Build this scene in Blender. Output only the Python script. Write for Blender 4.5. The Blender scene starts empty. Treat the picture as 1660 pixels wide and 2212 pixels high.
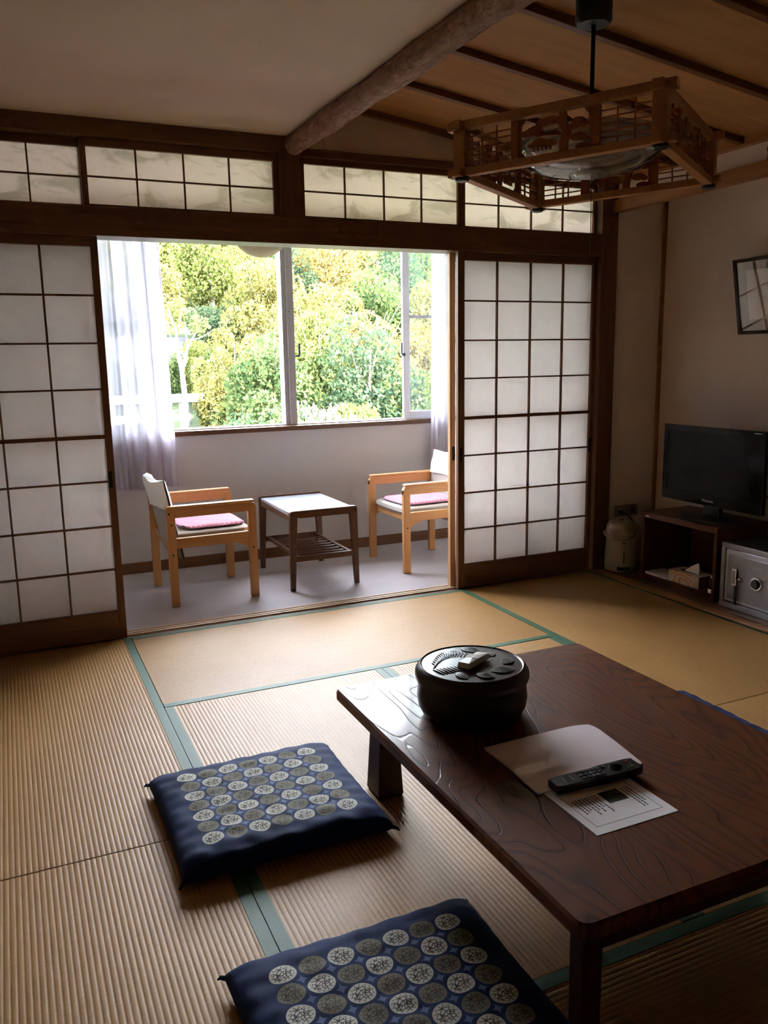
import bpy, bmesh, math, random
import numpy as np
from mathutils import Vector, Matrix
PI = math.pi
scene = bpy.context.scene
COL = scene.collection
rnd = random.Random(7)

# ------------------------------------------------------------------ camera
F_PX = 1790.78
YAW, PITCH, ROLL = 0.42384, 0.18358, -0.0170
CAM = Vector((-0.4517, -3.9912, 1.3097))
cam_data = bpy.data.cameras.new('camera')
cam_data.sensor_fit = 'VERTICAL'
cam_data.sensor_height = 36.0
cam_data.lens = 36.0 * F_PX / 2212.0
cam_data.clip_start = 0.02
cam_data.clip_end = 500
cam = bpy.data.objects.new('camera', cam_data)
COL.objects.link(cam)
fw = Vector((math.sin(YAW) * math.cos(PITCH), math.cos(YAW) * math.cos(PITCH), -math.sin(PITCH)))
rt = Vector((math.cos(YAW), -math.sin(YAW), 0))
up = rt.cross(fw)
r2 = rt * math.cos(ROLL) + up * math.sin(ROLL)
u2 = -rt * math.sin(ROLL) + up * math.cos(ROLL)
M = Matrix((r2, u2, -fw)).transposed().to_4x4()
M.translation = CAM
cam.matrix_world = M
scene.camera = cam

# ------------------------------------------------------------------ light and exposure
SKY = 8.8
SUN = 30.0
EXPOSURE = 2.44
world = bpy.data.worlds.new('sky')
scene.world = world
world.use_nodes = True
wn = world.node_tree
bgn = wn.nodes['Background']
bgn.inputs[0].default_value = (0.84, 0.90, 1.0, 1)
bgn.inputs[1].default_value = SKY
sun_d = bpy.data.lights.new('sun', 'SUN')
sun_d.energy = SUN
sun_d.angle = 0.01
sun_d.color = (1.0, 0.95, 0.84)
sun = bpy.data.objects.new('sun', sun_d)
COL.objects.link(sun)
sun.rotation_euler = Vector((-0.75, 0.42, -0.72)).to_track_quat('-Z', 'Y').to_euler()
scene.view_settings.view_transform = 'Standard'
scene.view_settings.look = 'None'
scene.view_settings.exposure = EXPOSURE
scene.view_settings.gamma = 1.0
scene.view_settings.use_curve_mapping = False
scene.cycles.max_bounces = 12
scene.cycles.diffuse_bounces = 6
scene.cycles.glossy_bounces = 3
scene.cycles.transmission_bounces = 6
scene.cycles.transparent_max_bounces = 10
scene.cycles.sample_clamp_indirect = 6.0
scene.cycles.use_denoising = True
scene.cycles.use_adaptive_sampling = True
scene.cycles.adaptive_threshold = 0.025
scene.cycles.adaptive_min_samples = 24

# ------------------------------------------------------------------ materials
def lin(c):
    return tuple(((v / 255) / 12.92 if v / 255 <= 0.04045 else ((v / 255 + 0.055) / 1.055) ** 2.4) for v in c) + (1,)

def new_mat(name):
    m = bpy.data.materials.new(name)
    m.use_nodes = True
    nt = m.node_tree
    return m, nt, nt.nodes['Principled BSDF'], nt.nodes['Material Output']

def node(nt, t, **kw):
    n = nt.nodes.new(t)
    for k, v in kw.items():
        setattr(n, k, v)
    return n

def coords(nt, scale=(1, 1, 1), kind='Object'):
    tc = node(nt, 'ShaderNodeTexCoord')
    mp = node(nt, 'ShaderNodeMapping')
    mp.inputs['Scale'].default_value = scale
    nt.links.new(tc.outputs[kind], mp.inputs['Vector'])
    return mp.outputs[0]

def noise(nt, vec, scale, detail=3, rough=0.5, dist=0.0):
    n = node(nt, 'ShaderNodeTexNoise')
    n.inputs['Scale'].default_value = scale
    n.inputs['Detail'].default_value = detail
    n.inputs['Roughness'].default_value = rough
    n.inputs['Distortion'].default_value = dist
    nt.links.new(vec, n.inputs['Vector'])
    return n.outputs['Fac']

def ramp(nt, fac, stops, interp='LINEAR'):
    r = node(nt, 'ShaderNodeValToRGB')
    r.color_ramp.interpolation = interp
    el = r.color_ramp.elements
    while len(el) < len(stops):
        el.new(0.5)
    for e, (p, c) in zip(el, stops):
        e.position = p
        e.color = c if len(c) == 4 else tuple(c) + (1,)
    nt.links.new(fac, r.inputs[0])
    return r.outputs[0]

def bump(nt, bsdf, height, strength=0.3, dist=0.002):
    b = node(nt, 'ShaderNodeBump')
    b.inputs['Strength'].default_value = strength
    b.inputs['Distance'].default_value = dist
    nt.links.new(height, b.inputs['Height'])
    nt.links.new(b.outputs[0], bsdf.inputs['Normal'])
    return b

def math_n(nt, op, a, b=None, clamp=False):
    n = node(nt, 'ShaderNodeMath', operation=op)
    n.use_clamp = clamp
    for i, v in enumerate((a, b)):
        if v is None:
            continue
        if isinstance(v, (int, float)):
            n.inputs[i].default_value = v
        else:
            nt.links.new(v, n.inputs[i])
    return n.outputs[0]

def mix_c(nt, fac, a, b):
    n = node(nt, 'ShaderNodeMix', data_type='RGBA')
    for sock, v in ((n.inputs[0], fac), (n.inputs[6], a), (n.inputs[7], b)):
        if isinstance(v, (int, float)):
            sock.default_value = v
        elif isinstance(v, tuple):
            sock.default_value = v
        else:
            nt.links.new(v, sock)
    return n.outputs[2]

def plain(name, rgb, rough=0.5, metal=0.0, spec=0.5, var=0.0, vscale=40, coat=0.0, bmp=0.0):
    m, nt, b, o = new_mat(name)
    c = lin(rgb)
    b.inputs['Roughness'].default_value = rough
    b.inputs['Metallic'].default_value = metal
    b.inputs['Specular IOR Level'].default_value = spec
    b.inputs['Coat Weight'].default_value = coat
    v = coords(nt)
    f = noise(nt, v, vscale)
    k = max(var, 0.03)
    col = ramp(nt, f, [(0.25, tuple(x * (1 - k) for x in c[:3])), (0.75, tuple(min(1, x * (1 + k)) for x in c[:3]))])
    nt.links.new(col, b.inputs['Base Color'])
    if bmp:
        bump(nt, b, f, bmp, 0.002)
    return m

def wood(name, dark, light, axis='x', scale=1.0, rough=0.45, spec=0.4, coat=0.0, bmp=0.12, fine=1.0):
    m, nt, b, o = new_mat(name)
    s = {'x': (1.2, 22, 22), 'y': (22, 1.2, 22), 'z': (22, 22, 1.2)}[axis]
    v = coords(nt, tuple(k * scale for k in s))
    f1 = noise(nt, v, 1.0, 6, 0.62, 0.6)
    v2 = coords(nt, tuple(k * scale * 4.5 for k in s))
    f2 = noise(nt, v2, 1.0, 3, 0.6)
    f = math_n(nt, 'ADD', math_n(nt, 'MULTIPLY', f1, 0.7), math_n(nt, 'MULTIPLY', f2, 0.3 * fine))
    col = ramp(nt, f, [(0.30, lin(dark)), (0.70, lin(light))])
    nt.links.new(col, b.inputs['Base Color'])
    b.inputs['Roughness'].default_value = rough
    b.inputs['Specular IOR Level'].default_value = spec
    b.inputs['Coat Weight'].default_value = coat
    b.inputs['Coat Roughness'].default_value = 0.12
    bump(nt, b, f, bmp, 0.001)
    return m

MAT = {}
DK, LT = (92, 60, 38), (128, 88, 58)
MAT['beam_x'] = wood('dark_wood_along_x', DK, LT, 'x')
MAT['beam_y'] = wood('dark_wood_along_y', DK, LT, 'y')
MAT['beam_z'] = wood('dark_wood_along_z', DK, LT, 'z')
MAT['batten'] = wood('batten_wood', (98, 60, 34), (128, 82, 46), 'x')
MAT['honey_y'] = wood('honey_wood_along_y', (140, 92, 50), (176, 124, 72), 'y')
MAT['board'] = wood('ceiling_board_wood', (158, 112, 68), (186, 138, 88), 'x', 0.8, 0.6, 0.2)
MAT['rail_wood'] = wood('pale_rail_wood', (196, 170, 148), (220, 196, 172), 'x', 1.0, 0.4)
MAT['chair_x'] = wood('beech_wood_along_x', (184, 128, 78), (208, 156, 102), 'x', 1.0, 0.4)
MAT['chair_z'] = wood('beech_wood_along_z', (184, 128, 78), (208, 156, 102), 'z', 1.0, 0.4)
MAT['walnut_x'] = wood('walnut_along_x', (70, 44, 30), (108, 72, 48), 'x', 1.2, 0.4)
MAT['walnut_y'] = wood('walnut_along_y', (70, 44, 30), (108, 72, 48), 'y', 1.2, 0.4)
MAT['walnut_z'] = wood('walnut_along_z', (70, 44, 30), (108, 72, 48), 'z', 1.2, 0.4)
MAT['cabinet_wood'] = wood('tv_cabinet_wood', (80, 46, 28), (110, 66, 40), 'y', 1.0, 0.35)
MAT['lamp_wood'] = wood('lamp_wood', (156, 104, 62), (190, 136, 86), 'x', 1.5, 0.45)
MAT['lamp_dark'] = wood('lamp_carving_wood', (138, 78, 44), (166, 100, 58), 'x', 1.5, 0.5)
MAT['platform'] = wood('platform_wood', (86, 52, 30), (118, 74, 44), 'y', 1.0, 0.3)
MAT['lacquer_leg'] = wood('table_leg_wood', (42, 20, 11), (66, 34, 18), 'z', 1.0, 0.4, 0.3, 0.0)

def plaster(name, rgb, bscale=260, amount=0.35, var=0.07):
    m, nt, b, o = new_mat(name)
    c = lin(rgb)
    v = coords(nt)
    f = noise(nt, v, bscale, 4, 0.65)
    g = noise(nt, v, 1.6, 3)
    col = ramp(nt, g, [(0.3, tuple(x * (1 - var) for x in c[:3])), (0.7, tuple(min(1, x * (1 + var)) for x in c[:3]))])
    nt.links.new(col, b.inputs['Base Color'])
    b.inputs['Roughness'].default_value = 0.9
    b.inputs['Specular IOR Level'].default_value = 0.15
    bump(nt, b, f, amount, 0.002)
    return m
MAT['plaster'] = plaster('beige_plaster', (224, 212, 202))
MAT['ceil_cloth'] = plaster('woven_ceiling_cloth', (218, 204, 188), 420, 0.3)
MAT['white_wall'] = plaster('white_wallpaper', (188, 184, 184), 300, 0.2, 0.02)
MAT['white_ceil'] = plaster('white_veranda_ceiling', (236, 232, 226), 300, 0.2, 0.02)
MAT['dim_wall'] = plaster('fill_cutting_wall_plaster', (165, 140, 114))  # tone of the unseen walls, darkened to cut fill light from behind
MAT['paper_dark'] = plaster('dim_plaster', (206, 188, 168))

# tatami straw: fine woven stitches on modelled ribs
def straw(name, along):
    m, nt, b, o = new_mat(name)
    s = (30, 500, 30) if along == 'y' else (500, 30, 30)
    v = coords(nt, s)
    f = noise(nt, v, 1.0, 3, 0.7)
    v2 = coords(nt, (700, 6, 1) if along == 'y' else (6, 700, 1))
    f2 = noise(nt, v2, 1.0, 2)
    g = noise(nt, coords(nt), 1.3, 3)
    fac = math_n(nt, 'ADD', math_n(nt, 'MULTIPLY', f, 0.45), math_n(nt, 'ADD', math_n(nt, 'MULTIPLY', f2, 0.25), math_n(nt, 'MULTIPLY', g, 0.3)))
    col = ramp(nt, fac, [(0.32, lin((140, 101, 52))), (0.5, lin((161, 120, 68))), (0.68, lin((180, 141, 87)))])
    nt.links.new(col, b.inputs['Base Color'])
    b.inputs['Roughness'].default_value = 0.5
    b.inputs['Specular IOR Level'].default_value = 0.3
    bump(nt, b, f, 0.35, 0.001)
    return m
MAT['straw_y'] = straw('tatami_straw_along_y', 'y')
MAT['straw_x'] = straw('tatami_straw_along_x', 'x')
MAT['heri'] = plain('green_mat_border', (50, 88, 62), 0.6, var=0.18, vscale=300, bmp=0.2)
MAT['vinyl'] = plain('grey_vinyl_floor', (180, 173, 178), 0.28, var=0.05, vscale=8)

def translucent(name, rgb, trans, transp=0.0, printed=None, rough_noise=18):
    m, nt, b, o = new_mat(name)
    nt.nodes.remove(b)
    d = node(nt, 'ShaderNodeBsdfDiffuse')
    t = node(nt, 'ShaderNodeBsdfTranslucent')
    v = coords(nt)
    f = noise(nt, v, rough_noise, 4, 0.6)
    c = lin(rgb)
    col = ramp(nt, f, [(0.3, tuple(x * 0.95 for x in c[:3])), (0.7, c)])
    if printed:
        v2 = coords(nt, (1.0, 1.0, 2.2))
        g = noise(nt, v2, 5.5, 6, 0.62, 0.9)
        k = ramp(nt, g, [(0.53, (0, 0, 0)), (0.64, (1, 1, 1))])
        col = mix_c(nt, math_n(nt, 'MULTIPLY', k, 0.55), col, lin(printed))
    for s in (d, t):
        nt.links.new(col, s.inputs['Color'])
    mx = node(nt, 'ShaderNodeMixShader')
    mx.inputs[0].default_value = trans
    nt.links.new(d.outputs[0], mx.inputs[1])
    nt.links.new(t.outputs[0], mx.inputs[2])
    out = mx.outputs[0]
    if transp:
        tr = node(nt, 'ShaderNodeBsdfTransparent')
        m2 = node(nt, 'ShaderNodeMixShader')
        m2.inputs[0].default_value = transp
        nt.links.new(out, m2.inputs[1])
        nt.links.new(tr.outputs[0], m2.inputs[2])
        out = m2.outputs[0]
    nt.links.new(out, o.inputs['Surface'])
    return m
MAT['shoji'] = translucent('shoji_paper', (238, 236, 236), 0.57)
MAT['shoji_inner'] = translucent('inner_shoji_paper', (244, 240, 234), 0.7, 0.25)
MAT['ranma'] = translucent('printed_transom_paper', (253, 240, 236), 0.90, 0, (200, 192, 178))
MAT['curtain'] = translucent('sheer_curtain', (206, 199, 212), 0.40, 0.15)
MAT['globe_paper'] = translucent('lantern_paper', (206, 196, 172), 0.35)
MAT['acrylic_white'] = translucent('white_acrylic', (226, 222, 214), 0.4)

def glass(name, tint=(1, 1, 1, 1), k=0.08, rough=0.02):
    m, nt, b, o = new_mat(name)
    nt.nodes.remove(b)
    tr = node(nt, 'ShaderNodeBsdfTransparent')
    tr.inputs[0].default_value = tint
    gl = node(nt, 'ShaderNodeBsdfGlossy')
    gl.inputs['Roughness'].default_value = rough
    fr = node(nt, 'ShaderNodeFresnel')
    fr.inputs[0].default_value = 1.45
    mx = node(nt, 'ShaderNodeMixShader')
    nt.links.new(math_n(nt, 'ADD', fr.outputs[0], k, True), mx.inputs[0])
    nt.links.new(tr.outputs[0], mx.inputs[1])
    nt.links.new(gl.outputs[0], mx.inputs[2])
    nt.links.new(mx.outputs[0], o.inputs['Surface'])
    return m
MAT['picture_glass'] = glass('picture_glass', (1, 1, 1, 1), -0.032)
MAT['glass'] = glass('window_glass', (0.94, 0.97, 0.96, 1), 0.02)
MAT['acrylic'] = glass('clear_acrylic', (0.9, 0.9, 0.9, 1), 0.10, 0.06)
MAT['alu'] = plain('painted_aluminium', (206, 206, 212), 0.4, 0.0)
MAT['alu_grey'] = plain('grey_aluminium', (160, 156, 160), 0.4, 0.2)
MAT['lock_metal'] = plain('dull_lock_metal', (84, 86, 92), 0.4, 0.3)
MAT['black'] = plain('black_plastic', (14, 14, 15), 0.35)
MAT['black_gloss'] = plain('black_gloss_plastic', (8, 8, 9), 0.15, spec=0.25)
MAT['screen'] = plain('dark_screen', (9, 10, 13), 0.16, spec=0.2)
MAT['chrome'] = plain('chrome', (210, 208, 206), 0.15, 1.0)
MAT['silver_text'] = plain('silver_lettering', (210, 210, 212), 0.4)
MAT['safe_grey'] = plain('safe_grey_enamel', (150, 148, 150), 0.35, 0.2)
MAT['safe_light'] = plain('safe_light_moulding', (190, 190, 196), 0.3, 0.4)
MAT['safe_dark'] = plain('safe_dark_case', (60, 58, 58), 0.5)
MAT['pot'] = plain('beige_pot_plastic', (176, 164, 142), 0.4)
MAT['pot_dark'] = plain('pot_mark', (70, 62, 52), 0.5)
MAT['white'] = plain('white_paper', (226, 222, 222), 0.7)
MAT['cloth_white'] = plain('white_linen', (232, 230, 222), 0.85, var=0.04, vscale=500, bmp=0.2)
MAT['grey_cloth'] = plain('taupe_upholstery', (164, 156, 148), 0.9, var=0.1, vscale=500, bmp=0.3)
MAT['laminate'] = plain('white_laminate', (168, 172, 186), 0.25, spec=0.35)
MAT['ink'] = plain('printed_ink', (44, 42, 44), 0.8)
MAT['ink_photo'] = plain('printed_photo', (46, 50, 42), 0.8, var=0.6, vscale=60)
MAT['folder'] = plain('pale_lilac_paper', (226, 212, 216), 0.42, coat=0.5)
MAT['ivory'] = plain('ivory_switch_plate', (150, 134, 112), 0.5)
MAT['mount'] = plain('picture_mount', (172, 152, 130), 0.8, var=0.06, vscale=20)
MAT['frame_dark'] = wood('picture_frame_wood', (36, 22, 14), (60, 38, 24), 'z', 1.0, 0.35)
MAT['tissue'] = plain('tissue_paper', (228, 218, 214), 0.9)

def checker_cloth():
    m, nt, b, o = new_mat('pink_gingham')
    ck = node(nt, 'ShaderNodeTexChecker')
    ck.inputs['Scale'].default_value = 1.0
    nt.links.new(coords(nt, (75, 75, 75)), ck.inputs['Vector'])
    ck.inputs['Color1'].default_value = lin((206, 154, 170))
    ck.inputs['Color2'].default_value = lin((170, 104, 128))
    nt.links.new(ck.outputs[0], b.inputs['Base Color'])
    b.inputs['Roughness'].default_value = 0.95
    b.inputs['Specular IOR Level'].default_value = 0.1
    bump(nt, b, noise(nt, coords(nt), 60, 4), 0.5, 0.006)
    return m
MAT['pink'] = checker_cloth()
MAT['plum'] = plain('plum_piping', (92, 76, 96), 0.9)

def table_mat():
    m, nt, b, o = new_mat('lacquered_zelkova')
    n1 = noise(nt, coords(nt, (2.6, 0.95, 1.0)), 1.0, 2.5, 0.42, 0.35)
    m1 = math_n(nt, 'FRACT', math_n(nt, 'MULTIPLY', n1, 36.0))
    f2 = noise(nt, coords(nt, (240, 10, 30)), 1.0, 3, 0.6)
    blot = noise(nt, coords(nt), 5.0, 3)
    col1 = ramp(nt, m1, [(0.0, lin((52, 26, 9))), (0.14, lin((84, 44, 16))), (0.4, lin((110, 60, 22))), (0.9, lin((92, 48, 17))), (1.0, lin((52, 26, 9)))])
    col = mix_c(nt, math_n(nt, 'MULTIPLY', f2, 0.55), col1, lin((60, 27, 10)))
    col = mix_c(nt, math_n(nt, 'MULTIPLY', blot, 0.35), col, lin((108, 60, 22)))
    nt.links.new(col, b.inputs['Base Color'])
    b.inputs['Roughness'].default_value = 0.55
    b.inputs['Specular IOR Level'].default_value = 0.12
    b.inputs['Coat Weight'].default_value = 0.28
    b.inputs['Coat Roughness'].default_value = 0.12
    g = ramp(nt, m1, [(0.0, (0, 0, 0)), (0.08, (1, 1, 1)), (0.93, (1, 1, 1)), (1.0, (0, 0, 0))])
    bn = bump(nt, b, g, 0.45, 0.0010)
    nt.links.new(bn.outputs[0], b.inputs['Coat Normal'])
    return m
MAT['table'] = table_mat()
MAT['bowl'] = plain('black_brown_lacquer', (17, 9, 7), 0.34, spec=0.25, var=0.15, vscale=14)
MAT['bowl_lid'] = plain('carved_dark_wood', (40, 26, 20), 0.32, spec=0.45, var=0.2, vscale=30)

def zabuton_mat():
    m, nt, b, o = new_mat('navy_brocade')
    tc = node(nt, 'ShaderNodeTexCoord')
    sep = node(nt, 'ShaderNodeSeparateXYZ')
    nt.links.new(tc.outputs['Object'], sep.inputs[0])
    P = 0.0637
    PY = 0.0588
    # cell index and local position; the medallions form a seven by seven field
    ux = math_n(nt, 'DIVIDE', sep.outputs[0], P)
    uy = math_n(nt, 'DIVIDE', sep.outputs[1], PY)
    ix = math_n(nt, 'ROUND', ux)
    iy = math_n(nt, 'ROUND', uy)
    fx = math_n(nt, 'SUBTRACT', ux, ix)
    fy = math_n(nt, 'SUBTRACT', uy, iy)
    rr = math_n(nt, 'SQRT', math_n(nt, 'ADD', math_n(nt, 'MULTIPLY', fx, fx), math_n(nt, 'MULTIPLY', fy, fy)))
    ins = math_n(nt, 'MULTIPLY', math_n(nt, 'LESS_THAN', math_n(nt, 'ABSOLUTE', ix), 3.5), math_n(nt, 'LESS_THAN', math_n(nt, 'ABSOLUTE', iy), 3.5))
    topf = math_n(nt, 'GREATER_THAN', sep.outputs[2], 0.03)
    ins = math_n(nt, 'MULTIPLY', ins, topf)
    disc = math_n(nt, 'MULTIPLY', math_n(nt, 'LESS_THAN', rr, 0.45), ins)
    # woven figure inside each disc: lobed dark outlines
    ang = math_n(nt, 'ARCTAN2', fy, fx)
    comb = node(nt, 'ShaderNodeCombineXYZ')
    nt.links.new(fx, comb.inputs[0])
    nt.links.new(fy, comb.inputs[1])
    vo = node(nt, 'ShaderNodeTexVoronoi', feature='DISTANCE_TO_EDGE')
    vo.inputs['Scale'].default_value = 7.0
    nt.links.new(comb.outputs[0], vo.inputs['Vector'])
    lines = math_n(nt, 'LESS_THAN', vo.outputs['Distance'], 0.10)
    rays = math_n(nt, 'GREATER_THAN', math_n(nt, 'SINE', math_n(nt, 'MULTIPLY', ang, 14.0)), 0.35)
    ring = math_n(nt, 'MULTIPLY', math_n(nt, 'GREATER_THAN', rr, 0.33), math_n(nt, 'LESS_THAN', rr, 0.40))
    inner = math_n(nt, 'LESS_THAN', rr, 0.33)
    pat = math_n(nt, 'ADD', math_n(nt, 'MULTIPLY', lines, inner), math_n(nt, 'MULTIPLY', rays, math_n(nt, 'MULTIPLY', ring, 0.6)), True)
    par = math_n(nt, 'ABSOLUTE', math_n(nt, 'MODULO', math_n(nt, 'ADD', ix, iy), 2.0))
    discc = mix_c(nt, par, lin((196, 196, 186)), lin((116, 112, 98)))
    darkc = mix_c(nt, par, lin((66, 60, 56)), lin((62, 56, 46)))
    figure = mix_c(nt, pat, discc, darkc)
    # four-pointed stars between the discs
    gx = math_n(nt, 'SUBTRACT', math_n(nt, 'ABSOLUTE', fx), 0.5)
    gy = math_n(nt, 'SUBTRACT', math_n(nt, 'ABSOLUTE', fy), 0.5)
    st = math_n(nt, 'ADD', math_n(nt, 'POWER', math_n(nt, 'ABSOLUTE', gx), 0.6), math_n(nt, 'POWER', math_n(nt, 'ABSOLUTE', gy), 0.6))
    insx = math_n(nt, 'MULTIPLY', math_n(nt, 'LESS_THAN', math_n(nt, 'ABSOLUTE', ux), 3.05), math_n(nt, 'LESS_THAN', math_n(nt, 'ABSOLUTE', uy), 3.05))
    star = math_n(nt, 'MULTIPLY', math_n(nt, 'MULTIPLY', math_n(nt, 'LESS_THAN', st, 0.41), insx), topf)
    f = noise(nt, coords(nt), 9, 4)
    navy = ramp(nt, f, [(0.3, lin((13, 30, 68))), (0.7, lin((19, 42, 88)))])
    c = mix_c(nt, star, navy, lin((92, 108, 150)))
    c = mix_c(nt, disc, c, figure)
    nt.links.new(c, b.inputs['Base Color'])
    b.inputs['Roughness'].default_value = 0.75
    b.inputs['Specular IOR Level'].default_value = 0.12
    b.inputs['Sheen Weight'].default_value = 0.03
    bump(nt, b, noise(nt, coords(nt), 900, 2), 0.25, 0.001)
    return m
MAT['zabuton'] = zabuton_mat()

def bark_log():
    m, nt, b, o = new_mat('bark_log')
    f = noise(nt, coords(nt, (1, 0.35, 1)), 55, 5, 0.65, 0.8)
    col = ramp(nt, f, [(0.3, lin((112, 80, 68))), (0.55, lin((158, 122, 106))), (0.75, lin((196, 162, 144)))])
    nt.links.new(col, b.inputs['Base Color'])
    b.inputs['Roughness'].default_value = 0.7
    b.inputs['Specular IOR Level'].default_value = 0.25
    bump(nt, b, f, 0.9, 0.006)
    return m
MAT['log'] = bark_log()

def tissue_print():
    m, nt, b, o = new_mat('tissue_box_print')
    sep = node(nt, 'ShaderNodeSeparateXYZ')
    tc = node(nt, 'ShaderNodeTexCoord')
    nt.links.new(tc.outputs['Object'], sep.inputs[0])
    w = node(nt, 'ShaderNodeTexWave', wave_type='RINGS', rings_direction='SPHERICAL')
    w.inputs['Scale'].default_value = 14
    w.inputs['Distortion'].default_value = 5
    nt.links.new(coords(nt, (1, 1, 1.4)), w.inputs['Vector'])
    k = ramp(nt, w.outputs['Fac'], [(0.35, lin((226, 150, 96))), (0.6, lin((226, 206, 188)))])
    inx = math_n(nt, 'MULTIPLY', math_n(nt, 'GREATER_THAN', sep.outputs[1], -0.06), math_n(nt, 'LESS_THAN', sep.outputs[1], 0.075))
    frontm = math_n(nt, 'LESS_THAN', sep.outputs[0], -0.045)
    c = mix_c(nt, math_n(nt, 'MULTIPLY', inx, frontm), lin((214, 202, 182)), k)
    endm = math_n(nt, 'LESS_THAN', sep.outputs[1], -0.112)
    c = mix_c(nt, endm, c, lin((150, 70, 40)))
    nt.links.new(c, b.inputs['Base Color'])
    b.inputs['Roughness'].default_value = 0.6
    return m
MAT['tissue_box'] = tissue_print()

def art_mat():
    m, nt, b, o = new_mat('ink_drawing')
    f = noise(nt, coords(nt, (1, 1, 1)), 16, 6, 0.7, 1.0)
    g = ramp(nt, f, [(0.56, (0, 0, 0)), (0.70, (1, 1, 1))])
    tc = node(nt, 'ShaderNodeTexCoord')
    vl = node(nt, 'ShaderNodeVectorMath', operation='LENGTH')
    mp = node(nt, 'ShaderNodeMapping')
    mp.inputs['Location'].default_value = (0, 0.0, -0.16)
    nt.links.new(tc.outputs['Object'], mp.inputs[0])
    nt.links.new(mp.outputs[0], vl.inputs[0])
    k = ramp(nt, vl.outputs['Value'], [(0.05, (1, 1, 1)), (0.15, (0, 0, 0))])
    c = mix_c(nt, math_n(nt, 'MULTIPLY', g, k), lin((214, 200, 182)), lin((96, 92, 100)))
    nt.links.new(c, b.inputs['Base Color'])
    b.inputs['Roughness'].default_value = 0.8
    return m
MAT['art'] = art_mat()

def leaf_mat(name, stops, trans=0.35):
    m, nt, b, o = new_mat(name)
    nt.nodes.remove(b)
    g = node(nt, 'ShaderNodeNewGeometry')
    f = noise(nt, coords(nt), 0.9, 2)
    fac = math_n(nt, 'ADD', math_n(nt, 'MULTIPLY', g.outputs['Random Per Island'], 0.6), math_n(nt, 'MULTIPLY', f, 0.4))
    col = ramp(nt, fac, [(p, lin(c)) for p, c in stops])
    d = node(nt, 'ShaderNodeBsdfDiffuse')
    t = node(nt, 'ShaderNodeBsdfTranslucent')
    nt.links.new(col, d.inputs[0])
    nt.links.new(col, t.inputs[0])
    mx = node(nt, 'ShaderNodeMixShader')
    mx.inputs[0].default_value = trans
    nt.links.new(d.outputs[0], mx.inputs[1])
    nt.links.new(t.outputs[0], mx.inputs[2])
    nt.links.new(mx.outputs[0], o.inputs['Surface'])
    return m
LEAF = {
    'yellow': leaf_mat('yellow_leaves', [(0.2, (70, 73, 38)), (0.5, (94, 90, 48)), (0.8, (110, 101, 62))]),
    'lime': leaf_mat('lime_leaves', [(0.2, (60, 72, 37)), (0.5, (80, 88, 45)), (0.8, (100, 99, 56))]),
    'green': leaf_mat('green_leaves', [(0.2, (42, 58, 36)), (0.5, (60, 75, 43)), (0.8, (84, 92, 54))]),
    'deep': leaf_mat('deep_green_leaves', [(0.2, (34, 50, 38)), (0.5, (50, 65, 46)), (0.8, (74, 83, 55))]),
    'orange': leaf_mat('orange_leaves', [(0.2, (86, 76, 44)), (0.5, (106, 91, 52)), (0.8, (104, 93, 58))]),
    'pale': leaf_mat('pale_blossom', [(0.2, (108, 102, 84)), (0.5, (128, 122, 104)), (0.8, (140, 134, 118))]),
}
MAT['bark_pale'] = plain('pale_bark', (150, 144, 138), 0.8, var=0.3, vscale=6)
MAT['bark'] = plain('brown_bark', (96, 84, 70), 0.9, var=0.3, vscale=5)
MAT['hill'] = plain('hillside_soil', (34, 46, 20), 1.0, var=0.4, vscale=1.2)
MAT['torii'] = plain('white_stone', (214, 210, 206), 0.8)
MAT['shrine_roof'] = plain('blue_grey_tiles', (40, 40, 66), 0.6)
MAT['shrine_wall'] = plain('dark_shrine_timber', (16, 16, 18), 0.8)
MAT['shrine_white'] = plain('pale_shrine_board', (110, 118, 132), 0.8)

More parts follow.
